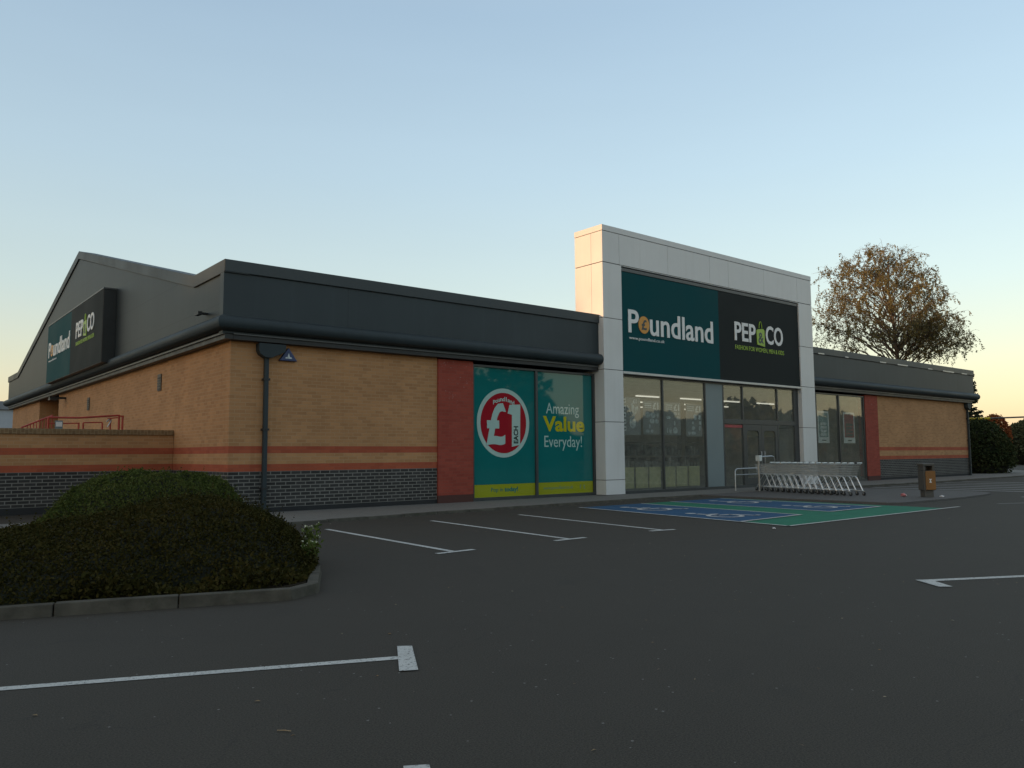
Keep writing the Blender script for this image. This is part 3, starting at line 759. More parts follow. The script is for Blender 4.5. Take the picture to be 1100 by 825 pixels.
poster(14.18, 15.06, 2.05, 3.22, 'grey price poster just left of the first mullion beside the five-label poster', p_products(1))
poster(15.28, 16.2, 2.03, 3.20, 'grey price poster just right of the first mullion of the main glazing', p_products(2))
poster(16.5, 17.42, 2.0, 3.18, 'grey price poster beside the tall blue grey infill panel', p_products(3))
bn = MB().box(16.24, 16.44, GY+.07, GY+.08, 1.25, 3.25).build('hanging_banner', plain('brown_banner_cloth', (.085,.06,.03), .8, var=.4, vscale=3))
tag(bn, 'narrow dark brown banner hanging between two price posters in the main glazing', 'banner')
dc = MB()
for x in (13.08, 13.78, 14.46, 15.24, 15.92, 16.62): dc.box(x, x+.6, GY+.06, GY+.10, .22, .93)
dc = dc.build('display_cards', M['yellow_film'], sf)
def p_frame(inkmats):
    def f(t, x0, x1, z0, z1, y):
        MB().box(x0+.09, x1-.09, y-.004, y, z0+.26, z1-.09).build('picture', M[inkmats[0]], t)
        mb = MB(); rr = random.Random(len(inkmats[0]))
        for i in range(4):
            zz = z0+.3+i*.16; mb.front([(x0+.14+rr.uniform(0,.1), zz), (x1-.16-rr.uniform(0,.2), zz+.02), (x1-.2, zz+.12), (x0+.2, zz+.14)], y-.008, y-.0045)
        mb.build('picture_detail', M[inkmats[1]], t)
        MB().box(x0+.35*(x1-x0), x1-.3*(x1-x0), y-.004, y, z0+.10, z0+.15).build('caption', M['poster_dark'], t)
    return f
for x0, x1, lab, ink in ((25.93, 26.86, 'white framed poster with pale teal picture in right windows', ('poster_teal', 'poster_mid')), (28.12, 29.14, 'white framed poster with red and dark picture in right windows', ('poster_red', 'poster_dark'))):
    t = thing('window_poster', ((x0+x1)/2, .06, 1.8), lab, 'poster', 'posters inside the shop windows')
    MB().box(x0, x1, .055, .065, 1.80, 3.22).build('sheet', M['poster_white'], t); p_frame(ink)(t, x0, x1, 1.80, 3.22, .0545)

# ---- downpipes, vents, lights
def pipe(x, ztop, lab):
    t = thing('downpipe', (x, -.12, 0), lab, 'downpipe')
    MB().box(x-.05, x+.05, -.13, -.03, .05, ztop).build('pipe', M['trim'], t, bevel=.01)
    hp = MB().front([(x-.24, ztop+.06), (x-.20, ztop-.02), (x-.08, ztop-.10), (x+.08, ztop-.10), (x+.42 if x < 5 else x+.2, ztop+.06), (x+.44 if x < 5 else x+.24, ztop+.24), (x-.24, ztop+.24)], -.22, -.005)
    hp.build('hopper', M['trim'], t, bevel=.01)
    for z in (.6, 2., 3.2): MB().box(x-.08, x+.08, -.14, -.004, z, z+.05).build('bracket', M['soffit'], t)
pipe(.84, 3.84, 'dark square downpipe with wide hopper on the left front wall near the corner')
pipe(41.62, 3.84, 'dark downpipe with hopper at the far right end of the front wall')
t = MB().front([(1.16,3.71), (1.62,3.71), (1.39,4.03)], -.10, -.004).build('alarm_box', M['alarm'], bevel=.012)
tag(t, 'small blue triangular alarm box beside the left hopper', 'alarm box')
MB().front([(1.30,3.765), (1.48,3.765), (1.46,3.80), (1.42,3.80), (1.39,3.90), (1.36,3.80), (1.32,3.80)], -.106, -.101).build('emblem', M['poster_mid'], t)
def vent(y, z):
    t = MB().box(-.03, -.003, y-.17, y+.17, z-.24, z+.24); v = t.build('wall_vent', M['vent'], B)
    mb = MB()
    for i in range(5): mb.box(-.05, -.031, y-.13, y+.13, z-.2+.08*i, z-.2+.08*i+.02)
    mb.build('louvre', M['soffit'], v)
vent(5.66, 3.53); vent(14.92, 3.4)
t = MB().box(-.62, -.004, 19.3, 19.5, 3.84, 3.92); t.box(-.62, -.35, 19.15, 19.65, 3.78, 3.84)
tag(t.build('wall_lamp', M['soffit']), 'dark bracket lamp over the side service door', 'wall lamp')
t = MB().box(-.40, -.245, .93, 1.07, 4.83, 4.87); t.box(-.50, -.40, .86, 1.14, 4.80, 4.88)
tag(t.build('floodlight', M['soffit']), 'small black floodlight sticking out above the eaves near the corner', 'floodlight')
MB().box(-.28, -.243, 18.0, 19.6, 4.66, 4.95).build('access_panel', M['bead'], B)

# ------------------------------------------------------------------ yard wall, ramp rail
t = thing('yard_wall', (-3,4.2,0), 'low banded brick wall with brick coping running left from the side wall', 'wall')
MB().box(-22., -.01, 4.2, 4.5, -.05, 1.97).build('brick_face', M['brick'], t)
MB().box(-22., -.01, 4.16, 4.54, 1.97, 2.11).build('coping', M['soldier'], t, bevel=.01)
struct(MB().flat([(-22.,4.5), (-.02,4.5), (-.02,26.), (-22.,26.)], 0., 1.0).build('ramp_platform', M['pave']))
t = thing('ramp_railing', (-1.6,8,1), 'red painted tubular handrail above the yard wall by the side door', 'railing')
ry, zb, zt = 8., 1., 2.585
mb = MB(); mb.tube([(-2.42, ry, 2.555), (-1.6, ry, 2.565), (-.50, ry, 2.665)], .028, 8); mb.build('top_rail', M['rail_red'], t, smooth=True)
mb = MB(); mb.tube([(-2.42, ry, 2.38), (-1.62, ry, 2.40)], .02, 6); mb.tube([(-1.5, ry, 2.42), (-.98, ry, 2.44)], .02, 6); mb.tube([(-.85, ry, 2.56), (-.50, ry, 2.60)], .02, 6); mb.build('mid_rail', M['rail_red'], t, smooth=True)
for x in (-2.42, -1.62, -1.5, -.98, -.76, -.52, -.42): MB().tube([(x, ry, zb), (x, ry, 2.655 if x > -.6 else (2.42 if x in (-1.62,-1.5,-.98) else 2.56))], .03 if x > -.6 else .024, 8).build('post', M['rail_red'], t, smooth=True)
MB().box(-.55, -.39, ry-.03, ry+.03, 2.62, 2.66).build('end_cap', M['rail_red'], t)
mb = MB(); mb.tube([(-.86, ry, 2.46), (-.80, ry-.03, 2.54), (-.74, ry-.03, 2.50), (-.78, ry-.03, 2.42), (-.84, ry-.03, 2.30)], .022, 6); mb.build('chain', M['steel'], t)
t = thing('ramp_gate', (-2.7,9,1), 'crimson barred gate sloping down at the left end of the red handrail', 'gate')
mb = MB(); mb.tube([(-2.95, 9., 2.28), (-2.45, 9., 2.52), (-2.14, 9., 2.66)], .026, 8); mb.tube([(-2.95, 9., 2.28), (-2.95, 9., 1.)], .026, 8); mb.build('frame', M['rail_red'], t, smooth=True)
for i in range(9): x = -2.8+.08*i; MB().tube([(x, 9., 1.), (x, 9., 2.33+.36*(i/8.))], .014, 6).build('bar', M['rail_red'], t)
t = MB().box(-2.25, -2.05, 7.93, 7.96, 2.17, 2.47).build('notice_board', M['panel_grey']); tag(t, 'small pale notice fixed on the red handrail', 'notice')
MB().box(-2.23, -2.07, 7.92, 7.929, 2.29, 2.43).build('notice_print', M['poster_white'], t)

# distant shed at far left
t = thing('warehouse', (-10,58,0), 'pale grey metal warehouse with a darker roof edge far behind at left', 'warehouse')
MB().box(-30., 3.1, 56., 80., -.05, 5.2).build('wall', M['shed'], t); MB().box(-30.2, 3.3, 55.8, 80.2, 5.2, 5.85).build('roof', M['shed_roof'], t)

# ------------------------------------------------------------------ trolleys
def make_trolley():
    t = thing('shopping_trolley', (0,0,0), '', 'trolley', 'shopping trolleys nested in a row')
    hw = .25
    # local: handle at y=0, front of basket towards +y
    mb = MB(); r = .0036
    def P(s, u, v):  # side panel: u along 0..1, v 0 bottom..1 top ; s = -1/+1
        y = (.16-.13*v)+u*(.80+.10*v-(.16-.13*v)); z = .60+.02*u+v*(.36-.05*u); x = s*(hw-.07*u-.012*(1-v)); return (x, y, z)
    for s_ in (-1, 1):
        for v in np.linspace(0, 1, 7): mb.tube([P(s_,0,v), P(s_,1,v)], r*(2.0 if v in (0.,1.) else 1), 4)
        for u in np.linspace(0, 1, 17): mb.tube([P(s_,u,0), P(s_,u,1)], r*.8, 4)
    for u in (0., 1.):
        for v in np.linspace(0, 1, 6): mb.tube([P(-1,u,v), P(1,u,v)], r, 4)
        for k in np.linspace(0, 1, 9):
            a, b = Vector(P(-1,u,0)).lerp(Vector(P(1,u,0)), k), Vector(P(-1,u,1)).lerp(Vector(P(1,u,1)), k); mb.tube([a, b], r*.8, 4)
    for k in np.linspace(0, 1, 9): mb.tube([Vector(P(-1,0,0)).lerp(Vector(P(1,0,0)), k), Vector(P(-1,1,0)).lerp(Vector(P(1,1,0)), k)], r*.8, 4)
    mb.build('basket', M['wire'], t, local=True)
    mb = MB()
    for s_ in (-1, 1):
        mb.tube([(s_*.265, -.02, .13), (s_*.265, .04, .24), (s_*.26, .20, .53), (s_*.25, .26, .585), (s_*.22, .5, .60), (s_*.19, .72, .61)], .0175, 6)
        mb.tube([(s_*.20, .80, .13), (s_*.22, .62, .32), (s_*.245, .36, .57)], .010, 6)
        mb.tube([(s_*.265, -.01, .15), (s_*.23, .40, .17), (s_*.20, .80, .15)], .011, 6)
        mb.tube([(s_*.25, .05, .94), (s_*.255, .0, .99)], .012, 6)
    mb.tube([(-.2, .80, .15), (.2, .80, .15)], .011, 6); mb.tube([(-.23, .35, .17), (.23, .35, .17)], .008, 6)
    mb.build('chassis', M['chrome'], t, smooth=True, local=True)
    MB().tube([(-.27, -.01, 1.0), (.27, -.01, 1.0)], .019, 8).build('handle', M['handle'], t, smooth=True, local=True)
    c = MB().box(-.05, .05, -.035, .015, .985, 1.03).build('coin_lock', M['rubber'], t, local=True)
    for x, y in ((-.265,-.03), (.265,-.03), (-.20,.82), (.20,.82)):
        wv = MB().tube([(x-.014, y-.02, .062), (x+.014, y-.02, .062)], .062, 12).build('wheel', M['rubber'], t, local=True)
        mb = MB(); mb.box(x-.022, x-.016, y-.04, y+.015, .05, .14); mb.box(x+.016, x+.022, y-.04, y+.015, .05, .14); mb.box(x-.022, x+.022, y-.03, y+.015, .13, .15); mb.build('fork', M['steel'], wv, local=True)
    return t
tr = make_trolley()
NT = 14
ordw = ['nearest the car park, its rear end free', 'second', 'third', 'fourth', 'fifth', 'sixth', 'seventh', 'eighth', 'ninth', 'tenth', 'eleventh', 'twelfth', 'thirteenth', 'last, right beside the steel post']
for i in range(NT):
    o = tr if i == 0 else copy_tree(tr)
    o.location = (18.23-.079*(NT-1-i)+random.uniform(-.008,.008), -2.70-.262*(NT-1-i), .052); o.rotation_euler.z = R(-17+random.uniform(-.8,.8))
    if i == 0: o['label'] = 'wire shopping trolley at the car park end of the nested row'
    elif i == NT-1: o['label'] = 'wire shopping trolley at the shop end of the nested row beside the steel post'
    else: o['label'] = 'wire shopping trolley %s from the car park end of the nested row' % ordw[i]
# rails of the trolley park
t = thing('trolley_bay_post', (17.95,-2.2,0), 'tall steel post with a box and hooped arm behind the trolleys', 'post')
MB().tube([(17.95,-2.2,.03), (17.95,-2.2,1.12)], .04, 10).build('post', M['steel'], t, smooth=True)
MB().box(17.88, 18.04, -2.28, -2.12, 1.10, 1.30).build('box', M['handle'], t, bevel=.012)
MB().tube([(18.06,-2.2,1.25), (18.75,-2.2,1.27), (18.88,-2.2,1.24), (18.94,-2.2,1.15), (18.94,-2.2,.05)], .026, 8).build('arm', M['steel'], t, smooth=True)
t = thing('trolley_bay_rail', (17.4,-1.6,0), 'low steel hoop rail at the shop end of the trolley row', 'rail')
MB().tube([(17.39,-1.6,.03), (17.39,-1.6,.74), (17.43,-1.6,.80), (17.52,-1.6,.83), (18.7,-1.6,.84), (18.8,-1.6,.80), (18.84,-1.6,.7), (18.84,-1.6,.03)], .024, 8).build('hoop', M['steel'], t, smooth=True)
MB().tube([(17.41,-1.6,.62), (18.82,-1.6,.62)], .016, 8).build('mid_rail', M['steel'], t, smooth=True)

# ------------------------------------------------------------------ litter bin and litter
t = thing('litter_bin', (18.05,-7.85,.05), 'dark square litter bin with an orange brown door on a pedestal', 'litter bin')
t.rotation_euler.z = R(-38)   # local -x faces the viewer
bw, z0, z1 = .165, .20, 1.0
mb = MB(); mb.box(-bw*.8, bw*.8, -bw*.8, bw*.8, 0, z0); mb.build('pedestal', M['bin'], t, local=True, bevel=.01)
mb = MB(); mb.box(-bw, bw, -bw, bw, z0, .78); mb.box(-bw, -bw+.07, -bw, bw, .781, .915); mb.box(-bw+.071, bw, bw-.06, bw, .781, .915); mb.box(bw-.06, bw, -bw, bw-.061, .781, .915)
mb.build('body', M['bin'], t, local=True, bevel=.012)
MB().box(-bw-.01, bw+.01, -bw-.01, bw+.01, .916, z1).build('lid', M['bin'], t, local=True, bevel=.02)
d = MB().box(-bw+.05, bw+.012, -bw-.03, -bw-.002, z0+.02, .775).build('door', M['bin_door'], t, local=True, bevel=.008)
mb = MB(); mb.box(-.02, .06, -bw-.034, -bw-.0305, .52, .54); mb.box(.0, .03, -bw-.034, -bw-.0305, .46, .519); mb.box(-.015, .05, -bw-.034, -bw-.0305, .43, .458); mb.build('emblem', M['letter_white'], d, local=True)
def crumple(name, loc, r, mats, label, cat, flatten=.6):
    bm = bmesh.new(); bmesh.ops.create_icosphere(bm, subdivisions=2, radius=r)
    for v in bm.verts: v.co *= random.uniform(.65, 1.15); v.co.z = max(v.co.z*flatten, -r*.4)
    me = bpy.data.meshes.new(name); 
    for i, f in enumerate(bm.faces): f.material_index = 0 if f.calc_center_median().x < r*.15 else 1
    bm.to_mesh(me); bm.free()
    for m in mats: me.materials.append(m)
    o = bpy.data.objects.new(name, me); col.objects.link(o); o.location = loc; tag(o, label, cat); return o
crumple('litter_packet', (17.72,-7.32,.10), .10, [M['packet_red'], M['packet_white']], 'crumpled red and white packet lying left of the litter bin', 'litter')
crumple('litter_scrap', (18.35,-8.15,.07), .07, [M['packet_white'], M['packet_white']], 'white scrap of paper at the foot of the litter bin', 'litter', .4)
crumple('litter_scrap', (6.4,-10.15,.02), .035, [M['packet_white'], M['packet_white']], 'white scrap of paper on the asphalt before the painted bays', 'litter', .4)
# twig lying in the foreground and scattered leaves
t = MB().tube([(-4.90,-14.52,.006), (-4.875,-14.545,.008), (-4.85,-14.575,.006)], .003, 5).build('twig', plain('dry_twig', (.30,.22,.13), .8)); tag(t, 'short dry pale twig on the asphalt in the near left foreground', 'twig')
pts = []
for _ in range(330):
    x, y = random.uniform(-7, 14), random.uniform(-17, -4)
    pts.append((x, y, .007))
for _ in range(260): pts.append((random.uniform(-.5, 24), -2.5-abs(random.gauss(0, .25))+.0, .012))
C = np.array(pts); C[330:, 1] -= np.clip((8-C[330:, 0])*.07, 0, .8)
V = leaves(C, .022, 1.4, flat=.9).reshape(-1, 4, 3); V[:, :, 2] = np.abs(V[:, :, 2]-.007)*.35+.006
o = quads_object('fallen_leaves', V.reshape(-1, 3), len(C), M['dead_leaf']); o['kind'] = 'stuff'; o['label'] = 'small dry leaves and grit scattered over the asphalt'

# ------------------------------------------------------------------ shrubs
def prof(xs, zs, x): return np.interp(x, xs, zs)
def lump(x, y, s, seed):
    a = np.sin(x*s+seed)*np.cos(y*s*1.13-seed*1.7)+.5*np.sin(x*s*2.3+1.3*seed+y*s*.9)+.35*np.cos(y*s*3.1-x*s*1.9+seed)
    return a/1.85
def bush(name, label, xs, zs, yc, hy0, hy1, leafn, size, mats, expo=.55, tilt=0., edge=0.):
    x0, x1 = xs[0], xs[-1]
    def H(x, y):
        yy = yc+tilt*(x-xs[len(xs)//2])
        tt = np.where(y < yy, (yy-y)/hy0, (y-yy)/hy1)
        sh = np.clip(1-np.abs(tt)**2.4, 0, 1)**expo
        xe = x+edge*np.where(y < yc, (yc-y)*1.5, (y-yc))
        return prof(xs, zs, xe)*sh*(1+.10*lump(x, y, 2.1, 1.)+.07*lump(x, y, 5.3, 2.2)+.03*lump(x, y, 11., .7))+.0
    t = thing(name, ((x0+x1)/2, yc, 0), label, 'bush')
    nx, ny = 90, 60
    X, Y = np.meshgrid(np.linspace(x0, x1, nx), np.linspace(yc-hy0-.1-abs(tilt)*4, yc+hy1+.1+abs(tilt)*4, ny), indexing='ij')
    Z = H(X, Y)-.035
    mb = MB(); mb.add(list(zip(X.ravel(), Y.ravel(), Z.ravel())), [(i*ny+j, (i+1)*ny+j, (i+1)*ny+j+1, i*ny+j+1) for i in range(nx-1) for j in range(ny-1)])
    mb.build('branches', M['bush_core'], t, smooth=True)
    # leaves spread by surface area
    x = rng.uniform(x0, x1, leafn*4); y = rng.uniform(yc-hy0-abs(tilt)*4, yc+hy1+abs(tilt)*4, leafn*4); e = .02
    gx = (H(x+e, y)-H(x-e, y))/(2*e); gy = (H(x, y+e)-H(x, y-e))/(2*e)
    wgt = np.sqrt(1+gx*gx+gy*gy)*(H(x, y) > .03); wgt = np.minimum(wgt, 14)
    keep = rng.uniform(size=len(x)) < wgt/wgt.max()*2.2
    x, y, gx, gy = x[keep][:leafn], y[keep][:leafn], gx[keep][:leafn], gy[keep][:leafn]
    nrm = np.stack([-gx, -gy, np.ones_like(gx)], 1); nrm /= np.linalg.norm(nrm, axis=1, keepdims=True)
    z = H(x, y)
    sprig = np.clip(rng.normal(0, .5, len(x)), -1, 1.6)*.03+.012*lump(x*3, y*3, 6., .4)
    C = np.stack([x, y, z], 1)+nrm*sprig[:, None]; C[:, 2] = np.maximum(C[:, 2], .09)
    # a few long shoots standing proud of the clipped top
    ns = leafn//90; idx = rng.integers(0, len(x), ns)
    sh = []
    for i in idx:
        d = nrm[i]*.7+rng.normal(0, .35, 3)+np.array([0, 0, .25]); ln = rng.uniform(.04, .15)
        for k in range(6): sh.append(C[i]+d*ln*k/5+rng.normal(0, .006, 3))
    C = np.vstack([C, np.array(sh)])
    quads_object('foliage', leaves(C, size, 1.7), len(C), mats, t)
    return t
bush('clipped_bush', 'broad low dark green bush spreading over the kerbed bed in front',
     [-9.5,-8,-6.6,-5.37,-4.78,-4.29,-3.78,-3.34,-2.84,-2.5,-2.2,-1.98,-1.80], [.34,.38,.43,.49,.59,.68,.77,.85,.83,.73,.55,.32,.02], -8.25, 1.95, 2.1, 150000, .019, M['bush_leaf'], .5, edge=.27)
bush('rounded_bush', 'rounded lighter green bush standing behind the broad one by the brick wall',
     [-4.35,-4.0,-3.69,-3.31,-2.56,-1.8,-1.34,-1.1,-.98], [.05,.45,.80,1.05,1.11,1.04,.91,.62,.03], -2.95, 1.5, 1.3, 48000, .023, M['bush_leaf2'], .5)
# ragged undergrowth along the front of the bed
n = 9000; x = rng.uniform(-9, -2.3, n); y = np.interp(x, [-16,-6.2,-3.3,-2.9,-2.1], [-9.0,-9.95,-10.85,-10.6,-9.3])+np.abs(rng.normal(.1, .22, n))+.06
C = np.stack([x, y, .09+np.abs(rng.normal(0, .07, n))*(1+.8*np.sin(x*5))], 1)
o = quads_object('ground_cover', leaves(C, .03, 1.8), n, M['bush_leaf']); o['kind'] = 'stuff'; o['label'] = 'dark low growth spilling over the bed edge'
# pale flowering weeds at the kerb
def weed(x, y, h, s, label):
    t = thing('flowering_weed', (x, y, .08), label, 'weed', 'flowering weeds at the bed corner')
    st = MB(); cs = []; fl = []
    for k in range(s):
        a = random.uniform(0, 2*PI); rr = random.uniform(.02, .16); top = Vector((x+rr*math.cos(a), y+rr*math.sin(a), .08+h*random.uniform(.55, 1)))
        base = Vector((x+random.uniform(-.04,.04), y+random.uniform(-.04,.04), .07)); mid = base.lerp(top, .5)+Vector((0,0,.03))
        st.tube([base, mid, top], .004, 4)
        for j in range(15): q = random.random(); p = base.lerp(top, q)+Vector((random.gauss(0,.03), random.gauss(0,.03), random.gauss(0,.02))); cs.append(p[:])
        for j in range(2): fl.append((top+Vector((random.gauss(0,.02), random.gauss(0,.02), random.uniform(0,.02))))[:])
    st.build('stem', M['weed'], t); quads_object('foliage', leaves(np.array(cs), .034, 2.), len(cs), M['weed'], t); quads_object('flowers', leaves(np.array(fl), .024, 1.), len(fl), M['petal'], t)
weed(-1.98, -8.72, .44, 17, 'taller pale flowering weed at the back of the kerb corner beside the bush')
weed(-2.40, -9.45, .30, 13, 'shorter flowering weed in the kerb corner at the end of the bush')

# ------------------------------------------------------------------ trees
def grow(root_pt, targets, r0, rng_, sag=.1):
    """trunk and limbs as a mesh plus the anchor points of its twigs"""
    mb = MB(); anchors = []
    return mb, anchors
def birch():
    rr = random.Random(3)
    bx, by = 47.75, 6.6
    t = thing('birch_tree', (bx, by, 0), 'tall half bare birch with drooping russet foliage rising behind the right end of the shop', 'tree')
    # camera-facing frame: u = image right, w = away
    w_ = Vector((.907, .421, 0)); u_ = Vector((.421, -.907, 0)); 
    def P(u, w, z): return Vector((bx, by, 0))+u_*u+w_*w+Vector((0,0,z))
    tk = MB(); lm = MB(); tw = MB(); C = []
    trunk = [P(0,0,-.1), P(.05,0,2.5), P(-.05,.05,5.), P(.1,.0,7.6), P(-.02,.1,10.), P(-.25,.1,12.4), P(-.15,0,14.9)]
    tk.tube(trunk, .24, 10, .03)
    def tp(z):
        for a, b in zip(trunk, trunk[1:]):
            if a.z <= z <= b.z: return a.lerp(b, (z-a.z)/(b.z-a.z))
        return trunk[-1].copy()
    def envelope(u, w, z):
        """crown outline: broad dome plus a low lobe on the right"""
        a = ((u+.55)/4.9)**2+(w/4.2)**2+((z-10.9)/4.9)**2 < 1
        c = ((u-3.7)/2.3)**2+(w/2.2)**2+((z-9.1)/2.1)**2 < 1
        return a or c
    def strand(p, ln, dens=1.):
        """hanging twig with leaves"""
        d = Vector((rr.gauss(0,.35), rr.gauss(0,.35), rr.uniform(-.2,.35))); pts = [p]; n = 5
        for k in range(n):
            d = (d+Vector((0,0,-.34))).normalized()*1.0; pts.append(pts[-1]+d*ln/n)
        tw.tube(pts, .007, 3, .003, cap=False)
        m = int(ln*34*dens)
        for k in range(m):
            q = rr.random()**.8*n; i = min(int(q), n-1); c = pts[i].lerp(pts[i+1], q-i)
            C.append((c.x+rr.gauss(0,.05), c.y+rr.gauss(0,.05), c.z+rr.gauss(0,.05)))
    def curve(p0, p1, lift, n=7, wob=.12):
        pts = []
        for k in range(n+1):
            q = k/n; p = p0.lerp(p1, q)+Vector((0,0,lift*math.sin(PI*q)))
            if 0 < k < n: p += Vector((rr.gauss(0,wob), rr.gauss(0,wob), rr.gauss(0,wob)))
            pts.append(p)
        return pts
    targets = []
    for k in range(64):
        q = (k+.5)/64; zz = -.45+1.45*q; rad = max(0, 1-zz*zz)**.36; a = k*2.399963; sc = rr.uniform(.68, 1.06)
        targets.append(P(-.85+4.3*rad*math.cos(a)*sc, 3.9*rad*math.sin(a)*sc, 10.75+4.6*zz*sc))
    for k in range(17):
        q = (k+.5)/17; zz = -.6+1.5*q; rad = math.sqrt(max(0, 1-zz*zz)); a = k*2.399963; sc = rr.uniform(.7, 1.03)
        targets.append(P(2.85+1.75*rad*math.cos(a)*sc, 2.0*rad*math.sin(a)*sc, 9.2+1.6*zz*sc))
    for tg in targets:
        loc = tg-Vector((bx, by, 0)); hd = math.hypot(loc.dot(u_), loc.dot(w_))
        z0 = max(5.2, min(13.6, tg.z-.55*hd-.5)); p0 = tp(z0); ln = (tg-p0).length
        pts = curve(p0, tg, .10*ln, 8, .10)
        lm.tube(pts, .014+.0085*ln, 5, .010, cap=False)
        for j in range(3 if hd < 3.6 else 5, 9):
            base = pts[j]; nb = 4 if j < 7 else 6
            for _ in range(nb):
                d = Vector((rr.gauss(0,1), rr.gauss(0,1), rr.gauss(.25,.7))).normalized(); l2 = rr.uniform(.5, 1.25)*(1.15 if j < 7 else .8)
                b_ = curve(base, base+d*l2, .08, 3, .05); tw.tube(b_, .011, 3, .005, cap=False)
                if rr.random() < (.80 if math.hypot((base-P(0,0,0)).dot(u_), (base-P(0,0,0)).dot(w_)) > 1.7 else .3):
                    for q in b_[1:]:
                        if rr.random() < .66: strand(q, rr.uniform(.35, 1.15), rr.uniform(.3, 1.1))
    tk.build('trunk', M['birch_bark'], t, smooth=True); lm.build('limbs', M['birch_bark'], t, smooth=True); tw.build('twigs', M['bark'], t)
    C = np.array(C); print('birch leaves', len(C))
    quads_object('crown', leaves(C, .070, 1.5, droop=.6), len(C), M['birch_leaf'], t)
birch()
def shrub(name, label, cat, center, rad, n, size, mat, core=True, seed=1, lumps=9, trunk=False):
    rr = np.random.default_rng(seed); c = np.array(center); rad = np.array(rad)
    t = thing(name, (c[0], c[1], 0), label, cat)
    dirs = rr.normal(size=(n, 3)); dirs[:, 2] = np.abs(dirs[:, 2])*1.0-.25; dirs /= np.linalg.norm(dirs, axis=1, keepdims=True)
    cen = rr.normal(size=(lumps, 3)); cen[:, 2] = np.abs(cen[:, 2]); cen /= np.linalg.norm(cen, axis=1, keepdims=True)
    k = (dirs @ cen.T).max(1); ra = .78+.26*np.clip((k-.5)/.5, 0, 1)+rr.normal(0, .04, n)
    C = c+dirs*rad*ra[:, None]; C[:, 2] = np.maximum(C[:, 2], .1)
    if core:
        bm = bmesh.new(); bmesh.ops.create_icosphere(bm, subdivisions=3, radius=1)
        mb = MB(); vs = []
        for v in bm.verts:
            d = np.array(v.co[:]); kk = (cen @ d).max(); q = c+d*rad*(.72+.24*max(0, (kk-.5)/.5)); vs.append((q[0], q[1], max(q[2], .02)))
        bm.verts.index_update(); mb.add(vs, [[v.index for v in f.verts] for f in bm.faces]); bm.free(); mb.build('branches', M['bush_core'], t, smooth=True)
    if trunk: MB().tube([(c[0], c[1], -.05), (c[0], c[1], c[2])], .12, 8, .06).build('trunk', M['bark'], t)
    quads_object('foliage', leaves(C, size, 1.5), n, mat, t); return t
shrub('large_bush', 'large dark green bush beyond the right end of the shop', 'bush', (47.4, 1.85, .9), (2.3, 2.0, 2.35), 15000, .10, M['hedge_leaf'], seed=4, lumps=14)
shrub('autumn_shrub', 'orange red autumn shrub showing over the large dark bush', 'shrub', (61.2, 5.75, 2.2), (1.4, 1.25, 2.15), 5200, .11, M['red_leaf'], core=False, seed=6, lumps=6, trunk=True)
shrub('far_hedge_tree', 'pale hazy green tree far off at the right edge', 'tree', (84.5, 10.6, 1.6), (2.5, 3.0, 2.7), 9000, .16, M['far_leaf'], seed=8, trunk=True)
def conifer():
    cx, cy = 68.2, 9.75
    t = thing('conifer_tree', (cx, cy, 0), 'dark conifer tip peeping out past the right end of the shop eaves', 'tree')
    MB().tube([(cx,cy,-.05), (cx,cy,8.2)], .16, 8, .02).build('trunk', M['bark'], t)
    C = []; rr = np.random.default_rng(5)
    for z in np.arange(1.5, 8.2, .32):
        R0 = .12+1.25*(1-(z/8.4))**.8
        for k in range(7):
            a = rr.uniform(0, 2*PI); m = 26; q = rr.uniform(0, 1, m)
            C.append(np.stack([cx+np.cos(a)*R0*q, cy+np.sin(a)*R0*q, z-.15*q+.25*q*q], 1)+rr.normal(0, .05, (m, 3)))
    C = np.vstack(C); quads_object('crown', leaves(C, .13, 2.2), len(C), M['conifer_leaf'], t)
conifer()
# height barrier over the way behind
t = thing('height_barrier', (55.5,3.5,0), 'grey overhead height barrier with a yellow end beyond the large bush', 'barrier')
a, b = Vector((55.0,5.4,3.70)), Vector((57.2,-2.2,3.80)); c = a.lerp(b, .22)
MB().tube([c, b], .055, 8).build('beam', M['bead'], t); MB().tube([a, c], .09, 8).build('yellow_end', M['yellow_paint'], t)
for p in (a, b): MB().tube([(p.x, p.y, 0), p], .06, 8).build('post', M['bead'], t)

